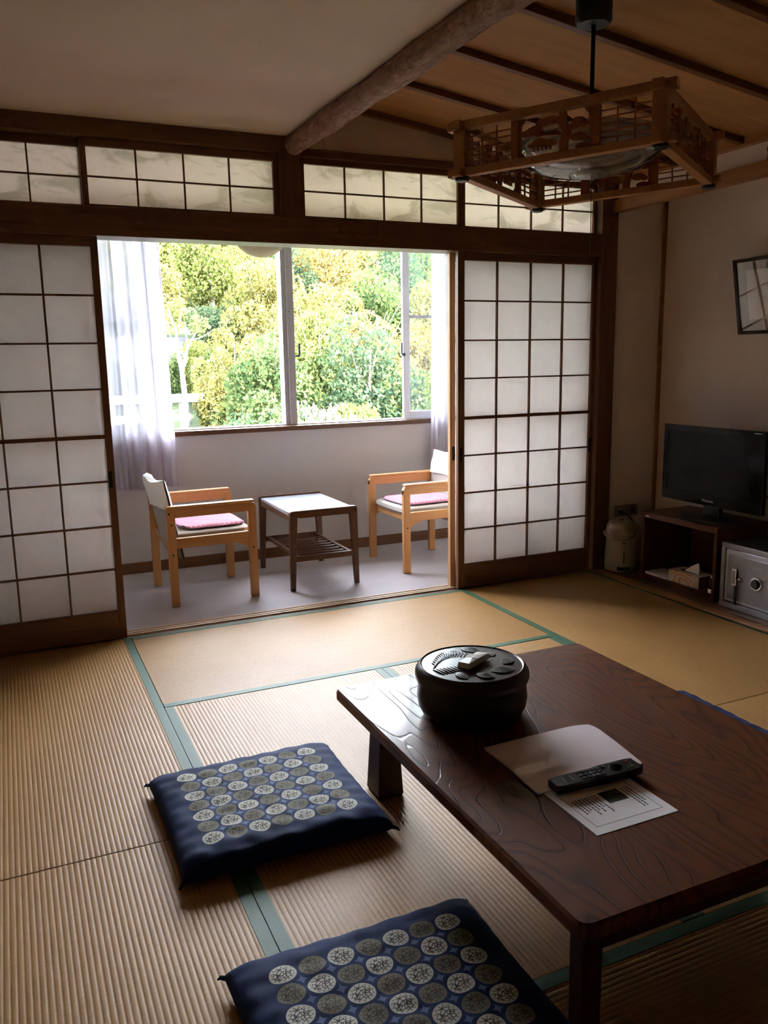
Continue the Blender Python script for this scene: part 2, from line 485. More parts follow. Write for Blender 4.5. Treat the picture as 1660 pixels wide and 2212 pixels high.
# ------------------------------------------------------------------ mesh helpers
class MB:
    def __init__(s):
        s.v, s.f = [], []

    def add(s, verts, faces):
        n = len(s.v)
        s.v += [tuple(p) for p in verts]
        s.f += [tuple(i + n for i in f) for f in faces]
        return s

    def box(s, x0, x1, y0, y1, z0, z1):
        return s.hexa([(x0, y0, z0), (x1, y0, z0), (x1, y1, z0), (x0, y1, z0), (x0, y0, z1), (x1, y0, z1), (x1, y1, z1), (x0, y1, z1)])

    def hexa(s, p):
        return s.add(p, [(3, 2, 1, 0), (4, 5, 6, 7), (0, 1, 5, 4), (1, 2, 6, 5), (2, 3, 7, 6), (3, 0, 4, 7)])

    def prism(s, pts, axis, a, b):
        """closed outline (2-D) pushed along an axis from a to b"""
        def up3(p, t):
            return {'x': (t, p[0], p[1]), 'y': (p[0], t, p[1]), 'z': (p[0], p[1], t)}[axis]
        n = len(pts)
        vs = [up3(p, a) for p in pts] + [up3(p, b) for p in pts]
        fs = [tuple(range(n))[::-1], tuple(range(n, 2 * n))] + [(i, (i + 1) % n, n + (i + 1) % n, n + i) for i in range(n)]
        return s.add(vs, fs)

    def tube(s, path, r, n=8, cap=True):
        path = [Vector(p) for p in path]
        rs = r if isinstance(r, (list, tuple)) else [r] * len(path)
        t0 = (path[1] - path[0]).normalized()
        ref = Vector((0, 0, 1)) if abs(t0.z) < 0.9 else Vector((1, 0, 0))
        vs, fs = [], []
        for i, p in enumerate(path):
            t = (path[min(i + 1, len(path) - 1)] - path[max(i - 1, 0)]).normalized()
            u = t.cross(ref)
            if u.length < 1e-5:
                u = t.cross(Vector((0, 1, 0)))
            u.normalize()
            w = u.cross(t)
            ref = w
            for k in range(n):
                a = 2 * PI * k / n
                vs.append(p + (u * math.cos(a) + w * math.sin(a)) * rs[i])
        for i in range(len(path) - 1):
            for k in range(n):
                fs.append((i * n + k, i * n + (k + 1) % n, (i + 1) * n + (k + 1) % n, (i + 1) * n + k))
        if cap:
            fs.append(tuple(range(n))[::-1])
            fs.append(tuple(range((len(path) - 1) * n, len(path) * n)))
        return s.add(vs, fs)

    def lathe(s, prof, n=32, c=(0, 0, 0)):
        """profile of (radius, z) turned about the z axis"""
        vs, fs = [], []
        for r, z in prof:
            for k in range(n):
                a = 2 * PI * k / n
                vs.append((c[0] + r * math.cos(a), c[1] + r * math.sin(a), c[2] + z))
        for i in range(len(prof) - 1):
            for k in range(n):
                fs.append((i * n + k, i * n + (k + 1) % n, (i + 1) * n + (k + 1) % n, (i + 1) * n + k))
        if prof[0][0] > 1e-4:
            fs.append(tuple(range(n))[::-1])
        if prof[-1][0] > 1e-4:
            fs.append(tuple(range((len(prof) - 1) * n, len(prof) * n)))
        return s.add(vs, fs)

    def xform(s, m):
        s.v = [tuple(m @ Vector(p)) for p in s.v]
        return s

    def build(s, name, mat, parent=None, bevel=0.0, seg=2, smooth=False, world=False):
        vs = s.v
        if world and parent is not None:
            L = parent.location
            vs = [(p[0] - L.x, p[1] - L.y, p[2] - L.z) for p in vs]
        me = bpy.data.meshes.new(name)
        me.from_pydata(vs, [], s.f)
        bm = bmesh.new()
        bm.from_mesh(me)
        if smooth:
            bmesh.ops.remove_doubles(bm, verts=bm.verts, dist=1e-6)
        bmesh.ops.recalc_face_normals(bm, faces=bm.faces)
        if bevel:
            bmesh.ops.bevel(bm, geom=[e for e in bm.edges if len(e.link_faces) == 2 and e.calc_face_angle(0) > 0.5], offset=bevel, segments=seg, affect='EDGES', profile=0.5)
        bm.to_mesh(me)
        bm.free()
        if smooth:
            me.polygons.foreach_set('use_smooth', [True] * len(me.polygons))
            try:
                me.set_sharp_from_angle(angle=0.7)
            except Exception:
                pass
        me.materials.append(MAT[mat] if isinstance(mat, str) else mat)
        o = bpy.data.objects.new(name, me)
        COL.objects.link(o)
        if parent is not None:
            o.parent = parent
        return o

def bx(name, x0, x1, y0, y1, z0, z1, mat, parent=None, bevel=0.0, world=True):
    return MB().box(x0, x1, y0, y1, z0, z1).build(name, mat, parent, bevel, world=world)

def tag(o, label, cat, group=None, kind=None):
    o['label'] = label
    o['category'] = cat
    if group:
        o['group'] = group
    if kind:
        o['kind'] = kind
    return o

def struct(o, label, cat):
    return tag(o, label, cat, None, 'structure')

def thing(name, label, cat, loc=(0, 0, 0), rz=0.0, group=None, kind=None):
    o = bpy.data.objects.new(name, None)
    o.empty_display_size = 0.1
    COL.objects.link(o)
    o.location = loc
    o.rotation_euler = (0, 0, rz)
    return tag(o, label, cat, group, kind)

def copy_tree(o, parent=None):
    c = o.copy()
    COL.objects.link(c)
    c.parent = parent
    for ch in list(o.children):
        copy_tree(ch, c)
    return c

def share(src, name, parent, loc=(0, 0, 0)):
    o = bpy.data.objects.new(name, src.data)
    COL.objects.link(o)
    o.parent = parent
    o.location = loc
    return o

def grid_mesh(fn, nu, nv, closed_u=False):
    vs, fs = [], []
    for j in range(nv + 1):
        for i in range(nu + 1):
            vs.append(fn(i / nu, j / nv))
    for j in range(nv):
        for i in range(nu):
            a = j * (nu + 1) + i
            fs.append((a, a + 1, a + nu + 2, a + nu + 1))
    return vs, fs

# ------------------------------------------------------------------ room shell
XL, XR, YB = -0.93, 2.735, -4.56
floor = bx('floor', XL - 0.1, 3.4, YB - 0.1, 0.0, -0.16, -0.032, 'plaster')
struct(floor, 'tatami floor of the room with green-bordered straw mats', 'floor')

def tatami(x0, x1, y0, y1, along):
    """ribbed straw mat with cloth borders along its long sides"""
    g, hw, t, pit = 0.0012, 0.033, -0.03, 0.0142
    gx, gy = (g, 0.0028) if along == 'y' else (0.0028, g)
    x0, x1, y0, y1 = x0 + gx, x1 - gx, y0 + gy, y1 - gy
    a0, a1, b0, b1 = (x0, x1, y0, y1) if along == 'y' else (y0, y1, x0, x1)
    n = int(round((a1 - a0) / pit))
    prof = []
    for k in range(n):
        for q, h in ((0.0, -0.0013), (0.13, -0.0005), (0.32, -0.0001), (0.5, 0.0), (0.68, -0.0001), (0.87, -0.0005)):
            prof.append((a0 + (k + q) * (a1 - a0) / n, h))
    prof.append((a1, -0.0013))
    vs, fs = [], []
    rows = [b0, b1]
    for b in rows:
        for a, h in prof:
            vs.append((a, b, h) if along == 'y' else (b, a, h))
    m = len(prof)
    for i in range(m - 1):
        fs.append((i, i + 1, m + i + 1, m + i))
    mb = MB().add(vs, fs)
    mat = mb.build('tatami_mat', 'straw_' + along, floor, smooth=False)
    mat.data.polygons.foreach_set('use_smooth', [True] * len(mat.data.polygons))
    core = MB().box(x0, x1, y0, y1, t, -0.0018)
    core.build('mat_edge', 'straw_' + along, mat)
    for s in (0, 1):
        c0, c1 = (a0 - 0.0004, a0 + hw) if s == 0 else (a1 - hw, a1 + 0.0004)
        if along == 'y':
            bx('cloth_border', c0, c1, y0, y1, -0.012, 0.0012, 'heri', mat, 0.0008)
        else:
            bx('cloth_border', x0, x1, c0, c1, -0.012, 0.0012, 'heri', mat, 0.0008)
    return mat
XM, XE = 1.816, 2.748
tatami(-0.91, 0.0, -1.815, 0.012, 'y')
tatami(-0.91, 0.0, -3.61, -1.815, 'y')
tatami(0.0, XM, -0.9, 0.012, 'x')
tatami(0.0, 0.918, -2.697, -0.9, 'y')
tatami(0.918, XM, -2.697, -0.9, 'y')
tatami(XM, XE, -1.822, 0.012, 'y')
tatami(XM, XE, -3.61, -1.822, 'y')
tatami(0.0, XM, -3.61, -2.697, 'x')
tatami(-0.91, 0.906, -4.52, -3.61, 'x')
tatami(0.906, XE, -4.52, -3.61, 'x')

# alcove platform along the right wall
plat = MB().box(2.79, 3.30, -2.72, 0.0, -0.03, 0.02).build('floor_alcove', 'platform', None, 0.002)
struct(plat, 'low dark wooden platform of the alcove under the television', 'floor')
bx('front_edge', 2.727, 2.79, -4.52, 0.0, 0.0016, 0.014, 'honey_y', plat, 0.003)

# walls
w = bx('wall_left', XL - 0.12, XL, YB, 0.13, -0.1, 2.7, 'dim_wall')
struct(w, 'plain beige plaster wall beyond the paper doors, outside the view', 'wall')
w = bx('wall_back', XL - 0.12, 3.4, YB - 0.12, YB, -0.1, 2.7, 'dim_wall')
struct(w, 'plain beige plaster wall behind the viewer', 'wall')
wr = bx('wall_right', 3.215, 3.33, -2.72, 0.02, -0.05, 2.4, 'plaster')
struct(wr, 'beige plaster back wall of the alcove with hanging picture', 'wall')
bx('corner_strip', 3.196, 3.216, -0.018, 0.0, 0.02, 2.3, 'honey_y', wr)
w = bx('wall_alcove_end', 2.85, 3.33, 0.0, 0.10, -0.05, 2.4, 'plaster')
struct(w, 'narrow beige plaster wall between corner post and alcove corner', 'wall')
w = bx('wall_right_near', 2.85, 3.33, YB, -2.72, -0.05, 2.7, 'plaster')
struct(w, 'beige plaster wall past the alcove, outside the view', 'wall')
w = bx('ceiling_alcove', 2.86, 3.33, -2.72, 0.1, 2.32, 2.4, 'paper_dark')
struct(w, 'plain ceiling inside the alcove behind its header beam', 'ceiling')

# front wall timbers
def trim(n, label, *a, mat='beam_x', bevel=0.003):
    return struct(bx('trim_%d' % n, *a, mat, None, bevel), label, 'beam')
trim(1, 'long dark lintel beam above the sliding paper doors', XL, 2.74, -0.012, 0.13, 1.86, 1.985)
trim(2, 'dark beam over the transoms below the pale flat ceiling', XL, 0.90, -0.02, 0.10, 2.272, 2.36)
trim(3, 'dark beam over the transoms below the triangular plaster wall', 0.937, 2.74, -0.008, 0.10, 2.264, 2.302)
trim(4, 'short dark post between the two pairs of transoms', 0.832, 0.937, -0.012, 0.11, 1.985, 2.345, mat='beam_z')
trim(5, 'tall dark corner post beside the right-hand paper door', 2.737, 2.852, -0.018, 0.13, -0.02, 2.30, mat='beam_z')
t = trim(6, 'dark corner post at the far end of the left paper doors', XL - 0.01, -0.905, -0.012, 0.13, -0.02, 2.36, mat='beam_z')
t = trim(7, 'honey-coloured header beam running above the alcove', 2.815, 2.868, -2.72, 0.0, 2.105, 2.172, mat='honey_y')
w = MB().prism([(0.90, 2.295), (2.86, 2.295), (2.86, 2.33), (0.90, 2.56)], 'y', 0.0, 0.1).build('wall_front_upper', 'paper_dark')
struct(w, 'triangular beige plaster wall above the right transoms', 'wall')
w = bx('wall_alcove_upper', 2.845, 2.875, -2.72, 0.0, 2.165, 2.40, 'plaster')
struct(w, 'strip of pale plaster between alcove header beam and ceiling', 'wall')

# threshold with rails
th = bx('trim_8', XL, 2.74, 0.012, 0.05, -0.03, -0.004, 'beam_x', None)
struct(th, 'dark floor sill with pale sliding rails under the open doorway', 'threshold')
bx('rail_bed', XL, 2.74, 0.05, 0.135, -0.03, -0.001, 'rail_wood', th)
for y in (0.052, 0.080, 0.112):
    bx('rail', XL, 2.74, y, y + 0.014, -0.002, 0.0045, 'rail_wood', th, 0.001)

# flat ceiling, bark log, riser, sloped board ceiling
c = bx('ceiling', XL - 0.1, 0.93, YB - 0.05, 0.02, 2.345, 2.40, 'ceil_cloth')
struct(c, 'flat pale cloth-textured ceiling over the left part of the room', 'ceiling')
riser = bx('wall_ceiling_riser', 0.92, 0.95, YB, 0.0, 2.34, 2.60, 'paper_dark')
struct(riser, 'hidden plaster riser between the flat and the sloped ceiling', 'wall')
path, rad = [], []
for i in range(60):
    y = 0.0 + (YB) * i / 59
    path.append((0.905 + 0.045 * min(1, -y / 2.0) + 0.003 * math.sin(y * 5), y, 2.312 + 0.002 * math.sin(y * 7 + 1)))
    rad.append(0.050 + 0.0025 * math.sin(y * 9) + 0.0015 * math.sin(y * 23))
lg = MB().tube(path, rad, 24).build('trim_9', 'log', None, smooth=True)
struct(lg, 'round bark-textured log beam where flat and sloped ceilings meet', 'beam')
SL = -0.1347
zc = lambda x: 2.497 + SL * (x - 1.249)
cb = MB()
x0, x1 = 0.93, 2.86
cb.hexa([(x0, YB, zc(x0) + .03), (x1, YB, zc(x1) + .03), (x1, 0.02, zc(x1) + .03), (x0, 0.02, zc(x0) + .03), (x0, YB, zc(x0) + .08), (x1, YB, zc(x1) + .08), (x1, 0.02, zc(x1) + .08), (x0, 0.02, zc(x0) + .08)])
cs = cb.build('ceiling_sloped', 'board')
struct(cs, 'sloped wooden board ceiling with dark battens over the lamp', 'ceiling')
ys = [0.0] + [-0.47 - 0.444 * k for k in range(10)]
ys = [y for y in ys if y > YB] + [YB]
for i in range(len(ys) - 1):
    ya, yb = ys[i + 1], ys[i] - 0.002
    MB().hexa([(x0, ya, zc(x0) + .012), (x1, ya, zc(x1) + .012), (x1, yb, zc(x1) + .012), (x0, yb, zc(x0) + .012), (x0, ya, zc(x0) + .029), (x1, ya, zc(x1) + .029), (x1, yb, zc(x1) + .029), (x0, yb, zc(x0) + .029)]).build('ceiling_board', 'board', cs)
for i, y in enumerate(ys[:-1]):
    h = 0.016
    if i == 0:
        ya, yb = -0.035, 0.0
    else:
        ya, yb = y - 0.017, y + 0.017
    MB().hexa([(x0, ya, zc(x0) - h), (x1, ya, zc(x1) - h), (x1, yb, zc(x1) - h), (x0, yb, zc(x0) - h), (x0, ya, zc(x0) + .013), (x1, ya, zc(x1) + .013), (x1, yb, zc(x1) + .013), (x0, yb, zc(x0) + .013)]).build('batten', 'batten', cs, 0.002)
MB().hexa([(2.815, YB, zc(2.815) - .022), (2.85, YB, zc(2.85) - .022), (2.85, 0, zc(2.85) - .022), (2.815, 0, zc(2.815) - .022), (2.815, YB, zc(2.815) + .02), (2.85, YB, zc(2.85) + .02), (2.85, 0, zc(2.85) + .02), (2.815, 0, zc(2.815) + .02)]).build('edge_moulding', 'honey_y', cs, 0.002)

ev = bx('added_sky_shade_eave', XL - 0.4, 3.8, 1.45, 2.0, 2.48, 2.60, 'beam_x')  # unseen eave, added to hold back high sky light from the doorway mat
struct(ev, 'added unseen eave board blocking high sky light above the veranda window', 'roof')
# roof over everything keeps the daylight out
rf = bx('roof_slab', XL - 0.2, 3.6, YB - 0.2, 1.66, 2.72, 2.85, 'plaster')
struct(rf, 'building slab above the ceilings, outside the view', 'roof')
w = bx('wall_outer_right', 3.33, 3.45, YB - 0.2, 1.5, -0.2, 2.75, 'plaster')
struct(w, 'outer wall closing the building beyond the alcove', 'wall')
w = bx('wall_outer_top', XL - 0.1, 3.4, 0.10, 0.13, 2.33, 2.75, 'plaster')
struct(w, 'plaster above the transoms on the veranda side', 'wall')
w = bx('wall_veranda_pier', 2.852, 3.34, 0.10, 0.13, -0.05, 2.40, 'white_wall')
struct(w, 'veranda side of the wall next to the corner post', 'wall')

# ------------------------------------------------------------------ sliding paper doors (shoji) and transoms
MAT['pale_z'] = wood('pale_door_wood', (176, 132, 92), (204, 162, 118), 'z', 1.0, 0.45)
MAT['pale_x'] = wood('pale_door_wood_across', (176, 132, 92), (204, 162, 118), 'x', 1.0, 0.45)

def shoji(n, x0, label, yc, xs, paper, zs, pull_right, mid_w=0.012):
    """frame, lattice bars and single paper panes of one sliding door"""
    x1 = x0 + 0.925
    root = thing('door_%d' % n, label, 'sliding door', (x0, yc, 0.002), kind='structure')
    WZ, WX = ('beam_z', 'beam_x') if n < 3 else ('pale_z', 'pale_x')
    ya, yb = yc - 0.014, yc + 0.014
    z0, z1 = 0.004, 1.868
    bx('stile', x0, xs[0], ya, yb, z0, z1, WZ, root, 0.002)
    bx('stile', xs[-1], x1, ya, yb, z0, z1, WZ, root, 0.002)
    bx('bottom_rail', xs[0], xs[-1], ya, yb, z0, zs[0], WX, root, 0.002)
    bx('top_rail', xs[0], xs[-1], ya, yb, zs[-1], z1, WX, root, 0.002)
    lw = 0.0042
    for x in xs[1:-1]:
        bx('lattice_bar', x - lw, x + lw, yc - 0.010, yc + 0.004, zs[0], zs[-1], WZ, root)
    for k, z in enumerate(zs[1:-1]):
        hw = mid_w if k == 3 else lw
        bx('middle_rail' if k == 3 else 'lattice_bar', xs[0], xs[-1], yc - 0.0096, yc + (0.009 if k == 3 else 0.0036), z - hw, z + hw * (0.4 if k == 3 else 1), WX, root)
    # pane sits behind the lattice
    for i in range(len(xs) - 1):
        for j in range(len(zs) - 1):
            bx('paper_pane', xs[i] + 0.0006, xs[i + 1] - 0.0006, yc + 0.0048, yc + 0.0056, zs[j] + 0.0006, zs[j + 1] - 0.0006, paper, root)
    for px in ((x1 - 0.022,) if pull_right == 1 else (x0 + 0.022,) if pull_right == 0 else (x0 + 0.018, x1 - 0.022)):
        bx('finger_pull', px - 0.009, px + 0.009, ya - 0.0012, ya + 0.004, 0.735, 0.815, 'black', root, 0.002)
    return root
ZS = [0.142, 0.344, 0.553, 0.765, 0.978, 1.191, 1.397, 1.607, 1.817]
XSL = [-0.905, -0.693, -0.475, -0.257, -0.046]
XSR = [1.856, 2.066, 2.285, 2.505, 2.712]
shoji(1, -0.94, 'paper sliding door left of the open doorway, nearer of its pair', 0.031, XSL, 'shoji', ZS, 1)
d2_ = shoji(2, 1.815, 'paper sliding door right of the open doorway, beside the corner post', 0.031, XSR, 'shoji', ZS, 2)
MB().prism([(2.336, 0.214), (2.352, 0.222), (2.392, 0.220), (2.394, 0.215), (2.354, 0.214), (2.346, 0.190), (2.336, 0.196)], 'y', 0.0352, 0.0358).build('paper_patch', 'white', d2_, world=True)
XB = [-0.90, -0.685, -0.468, -0.250, -0.040]
shoji(3, -0.935, 'paper sliding door pushed open behind the left-hand door', 0.096, [x - 0.012 for x in XB], 'shoji_inner', ZS, 1, 0.02)
shoji(4, 1.800, 'paper sliding door pushed open behind the right-hand door', 0.096, [x - 0.02 for x in XSR], 'shoji_inner', ZS, 0, 0.02)

def transom(n, x0, x1, xa, xb, label, yc, fw=0.022):
    root = thing('window_%d' % n, label, 'transom', (x0, yc, 1.985), kind='structure')
    za, zb = 1.996, 2.236
    ya, yb = yc - 0.013, yc + 0.013
    bx('stile', x0, xa, ya, yb, 1.985, 2.2735, 'beam_z', root, 0.002)
    bx('stile', xb, x1, ya, yb, 1.985, 2.2735, 'beam_z', root, 0.002)
    bx('bottom_rail', xa, xb, ya, yb, 1.985, za, 'beam_x', root)
    bx('top_rail', xa, xb, ya, yb, zb, 2.2735, 'beam_x', root)
    xs = [xa + (xb - xa) * k / 4 for k in range(5)]
    zm = (za + zb) / 2 - 0.004
    for x in xs[1:-1]:
        bx('lattice_bar', x - 0.0035, x + 0.0035, yc - 0.009, yc + 0.003, za, zb, 'beam_z', root)
    bx('lattice_bar', xa, xb, yc - 0.0086, yc + 0.0026, zm - 0.0035, zm + 0.0035, 'beam_x', root)
    for i in range(4):
        for a, b in ((za, zm), (zm, zb)):
            bx('paper_pane', xs[i] + 0.0005, xs[i + 1] - 0.0005, yc + 0.0040, yc + 0.0048, a + 0.0005, b - 0.0005, 'ranma', root)
transom(1, -0.92, -0.036, -0.90, -0.064, 'leftmost paper transom above the lintel, cut by the picture edge', 0.052)
transom(2, -0.062, 0.832, -0.036, 0.806, 'paper transom just left of the short centre post', 0.024)
transom(3, 0.937, 1.842, 0.962, 1.812, 'paper transom just right of the short centre post', 0.024)
transom(4, 1.825, 2.737, 1.872, 2.720, 'rightmost paper transom, partly hidden behind the hanging lamp', 0.052)

# ------------------------------------------------------------------ veranda (enclosed) with window
YW = 1.29
fl = bx('floor_veranda', XL - 0.1, 3.34, 0.135, YW + 0.02, -0.05, -0.001, 'vinyl')
struct(fl, 'grey vinyl floor of the sunlit veranda', 'floor')
w = MB()
w.box(XL - 0.1, 3.34, YW, YW + 0.16, -0.05, 0.85)
w.build('wall_veranda', 'white_wall')
struct(bpy.data.objects['wall_veranda'], 'white wall under the wide veranda window', 'wall')
w = bx('wall_veranda_top', XL - 0.1, 3.34, YW, YW + 0.16, 2.27, 2.75, 'white_wall')
struct(w, 'white wall above the veranda window, hidden by the lintel', 'wall')
w = bx('wall_veranda_left', XL - 0.12, 0.02, YW, YW + 0.16, 0.85, 2.27, 'white_wall')
struct(w, 'white wall left of the veranda window, behind the paper doors', 'wall')
w = bx('wall_veranda_right', 3.05, 3.34, YW, YW + 0.16, 0.85, 2.27, 'white_wall')
struct(w, 'white wall right of the veranda window, behind the paper doors', 'wall')
w = bx('wall_veranda_side', XL - 0.12, XL, 0.13, YW, -0.05, 2.5, 'white_wall')
struct(w, 'white end wall of the veranda on its left', 'wall')
w = bx('wall_veranda_end', 3.22, 3.34, 0.13, YW, -0.05, 2.5, 'white_wall')
struct(w, 'white end wall of the veranda on its right', 'wall')
w = bx('ceiling_veranda', XL - 0.1, 3.34, 0.13, YW + 0.02, 2.42, 2.5, 'white_ceil')
struct(w, 'white ceiling of the veranda, hidden by the lintel', 'ceiling')
w = bx('baseboard_veranda', XL, 3.22, YW - 0.014, YW, -0.001, 0.068, 'beam_x', None, 0.002)
struct(w, 'dark brown baseboard along the white veranda wall', 'baseboard')
w = bx('trim_10', 0.02, 3.05, YW - 0.018, YW + 0.05, 0.848, 0.878, 'walnut_x', None, 0.002)
struct(w, 'reddish brown wooden sill of the veranda window', 'windowsill')

win = thing('window_5', 'wide white aluminium sliding window of the veranda, slid open', 'window', (1.28, YW + 0.06, 0.878), kind='structure')
def wb(name, x0, x1, y0, y1, z0, z1, mat='alu', bev=0.002):
    return bx(name, x0, x1, YW + y0, YW + y1, z0, z1, mat, win, bev)
wb('bottom_track', 0.02, 3.05, 0.05, 0.15, 0.874, 0.886, 'alu')
wb('top_track', 0.02, 3.05, 0.03, 0.15, 2.24, 2.275)
wb('side_frame', 0.02, 0.055, 0.03, 0.15, 0.874, 2.26)
wb('side_frame', 3.015, 3.05, 0.03, 0.15, 0.874, 2.26)
wb('mullion', 1.243, 1.325, 0.04, 0.13, 0.884, 2.25, 'alu_grey')
wb('mullion_strip', 1.274, 1.294, 0.030, 0.040, 0.884, 2.25, 'alu_grey', 0.001)
for z in (1.05, 1.35, 1.62, 1.90):
    MB().tube([(1.284, YW + 0.0285, z), (1.284, YW + 0.031, z)], 0.003, 8).build('screw', 'black', win, world=True)
def sash(xa, xb, yy, bar):
    s = wb('sash', xa, xa + 0.05, yy, yy + 0.026, 0.886, 2.245)
    def sp(n, *a, mat='alu'):
        o = MB().box(a[0], a[1], YW + a[2], YW + a[3], a[4], a[5]).build(n, mat, s, 0.0015)
        o.data.transform(Matrix.Translation(-win.location))
        return o
    sp('sash_stile', xb - 0.05, xb, yy, yy + 0.026, 0.886, 2.245)
    sp('sash_rail', xa + 0.05, xb - 0.05, yy, yy + 0.026, 0.886, 0.932)
    sp('sash_rail', xa + 0.05, xb - 0.05, yy, yy + 0.026, 2.205, 2.245)
    if bar:
        sp('sash_bar', xa + 0.05, xb - 0.05, yy + 0.004, yy + 0.022, 1.582, 1.602, mat='alu_grey')
    sp('glass_pane', xa + 0.045, xb - 0.045, yy + 0.011, yy + 0.015, 0.93, 2.21, mat='glass')
sash(2.128, 3.00, 0.062, True)
sash(2.150, 3.01, 0.100, False)
sash(0.055, 0.44, 0.062, True)
sash(0.060, 0.43, 0.100, False)
for x, d in ((1.338, 1), (2.112, -1)):
    wb('lock_hook', x + 0.012 * d - 0.006, x + 0.012 * d + 0.006, 0.022, 0.036, 1.335, 1.415, 'lock_metal', 0.0015)
    wb('lock_arm', min(x - 0.012 * d, x + 0.012 * d), max(x - 0.012 * d, x + 0.012 * d), 0.022, 0.045, 1.326, 1.340, 'lock_metal', 0.0015)
MB().lathe([(0.0, 0.0), (0.014, 0.0), (0.012, 0.012), (0.0, 0.014)], 16).xform(Matrix.Translation((2.128, YW + 0.058, 1.332)) @ Matrix.Rotation(PI / 2, 4, 'X')).build('lock_knob', 'lock_metal', win, smooth=True, world=True)

# sheer curtains
def curtain(name, label, x0t, x1t, x0b, x1b, z0, folds, seed, yb):
    r = random.Random(seed)
    ph = [r.uniform(0, 6.28) for _ in range(6)]
    def fn(u, v):
        z = z0 + (2.235 - z0) * v
        x = (x0b + (x1b - x0b) * u) * (1 - v) + (x0t + (x1t - x0t) * u) * v
        a = 0.022 * (0.75 + 0.25 * (1 - v))
        y = yb + a * math.sin(2 * PI * folds * u + ph[0] + 0.8 * math.sin(2.2 * v + ph[1]) + 0.9 * math.sin(4 * u + ph[2]))
        y += 0.012 * math.sin(2 * PI * folds * 2.3 * u + ph[3] + 1.2 * v)
        x += 0.010 * math.sin(2 * PI * folds * u + ph[4] + v)
        return (x, y, z + 0.004 * math.sin(9 * u + ph[5]) * (1 - v))
    v, f = grid_mesh(fn, 150, 40)
    o = MB().add(v, f).build(name, 'curtain', None)
    o.data.polygons.foreach_set('use_smooth', [True] * len(o.data.polygons))
    hem = MB()
    pts = [fn(i / 150, 0) for i in range(151)]
    vs, fs = [], []
    for p in pts:
        vs += [(p[0], p[1] - 0.001, p[2]), (p[0], p[1] - 0.001, p[2] + 0.035)]
    for i in range(150):
        fs.append((2 * i, 2 * i + 2, 2 * i + 3, 2 * i + 1))
    h = hem.add(vs, fs).build('hem', 'curtain', o)
    return o
cl = curtain('sheer_curtain', '', 0.02, 0.470, 0.00, 0.505, 0.545, 5.0, 3, YW - 0.085)
tag(cl, 'white sheer curtain gathered at the left, behind the canvas-backed chair', 'curtain', 'sheer veranda curtains')
cr = curtain('sheer_curtain', '', 2.268, 2.72, 2.262, 2.72, 0.545, 4.4, 8, YW - 0.085)
tag(cr, 'white sheer curtain gathered at the right side of the window', 'curtain', 'sheer veranda curtains')
rod = MB().tube([(-0.6, YW - 0.085, 2.25), (3.1, YW - 0.085, 2.25)], 0.012, 10).build('curtain_rail', 'alu', None, smooth=True)
tag(rod, 'white curtain rail above the veranda window, hidden by the lintel', 'curtain rail')

# round paper lantern on the veranda ceiling
gl = thing('paper_lantern', 'round white paper lantern hanging in the veranda, only its underside visible', 'lamp', (0.935, 0.70, 1.878))
prof = []
for i in range(41):
    t = -PI / 2 + PI * i / 40
    rr = 0.166 * math.cos(t) * (1 + 0.012 * (i % 2))
    prof.append((max(rr, 0.0005), 0.166 + 0.166 * math.sin(t)))
MB().lathe(prof, 40).build('shade', 'globe_paper', gl, smooth=True)
MB().tube([(0, 0, 0.33), (0, 0, 0.545)], 0.006, 8).build('cord', 'white', gl)
MB().lathe([(0.04, 0.515), (0.04, 0.543)], 20).build('ceiling_cup', 'white', gl)

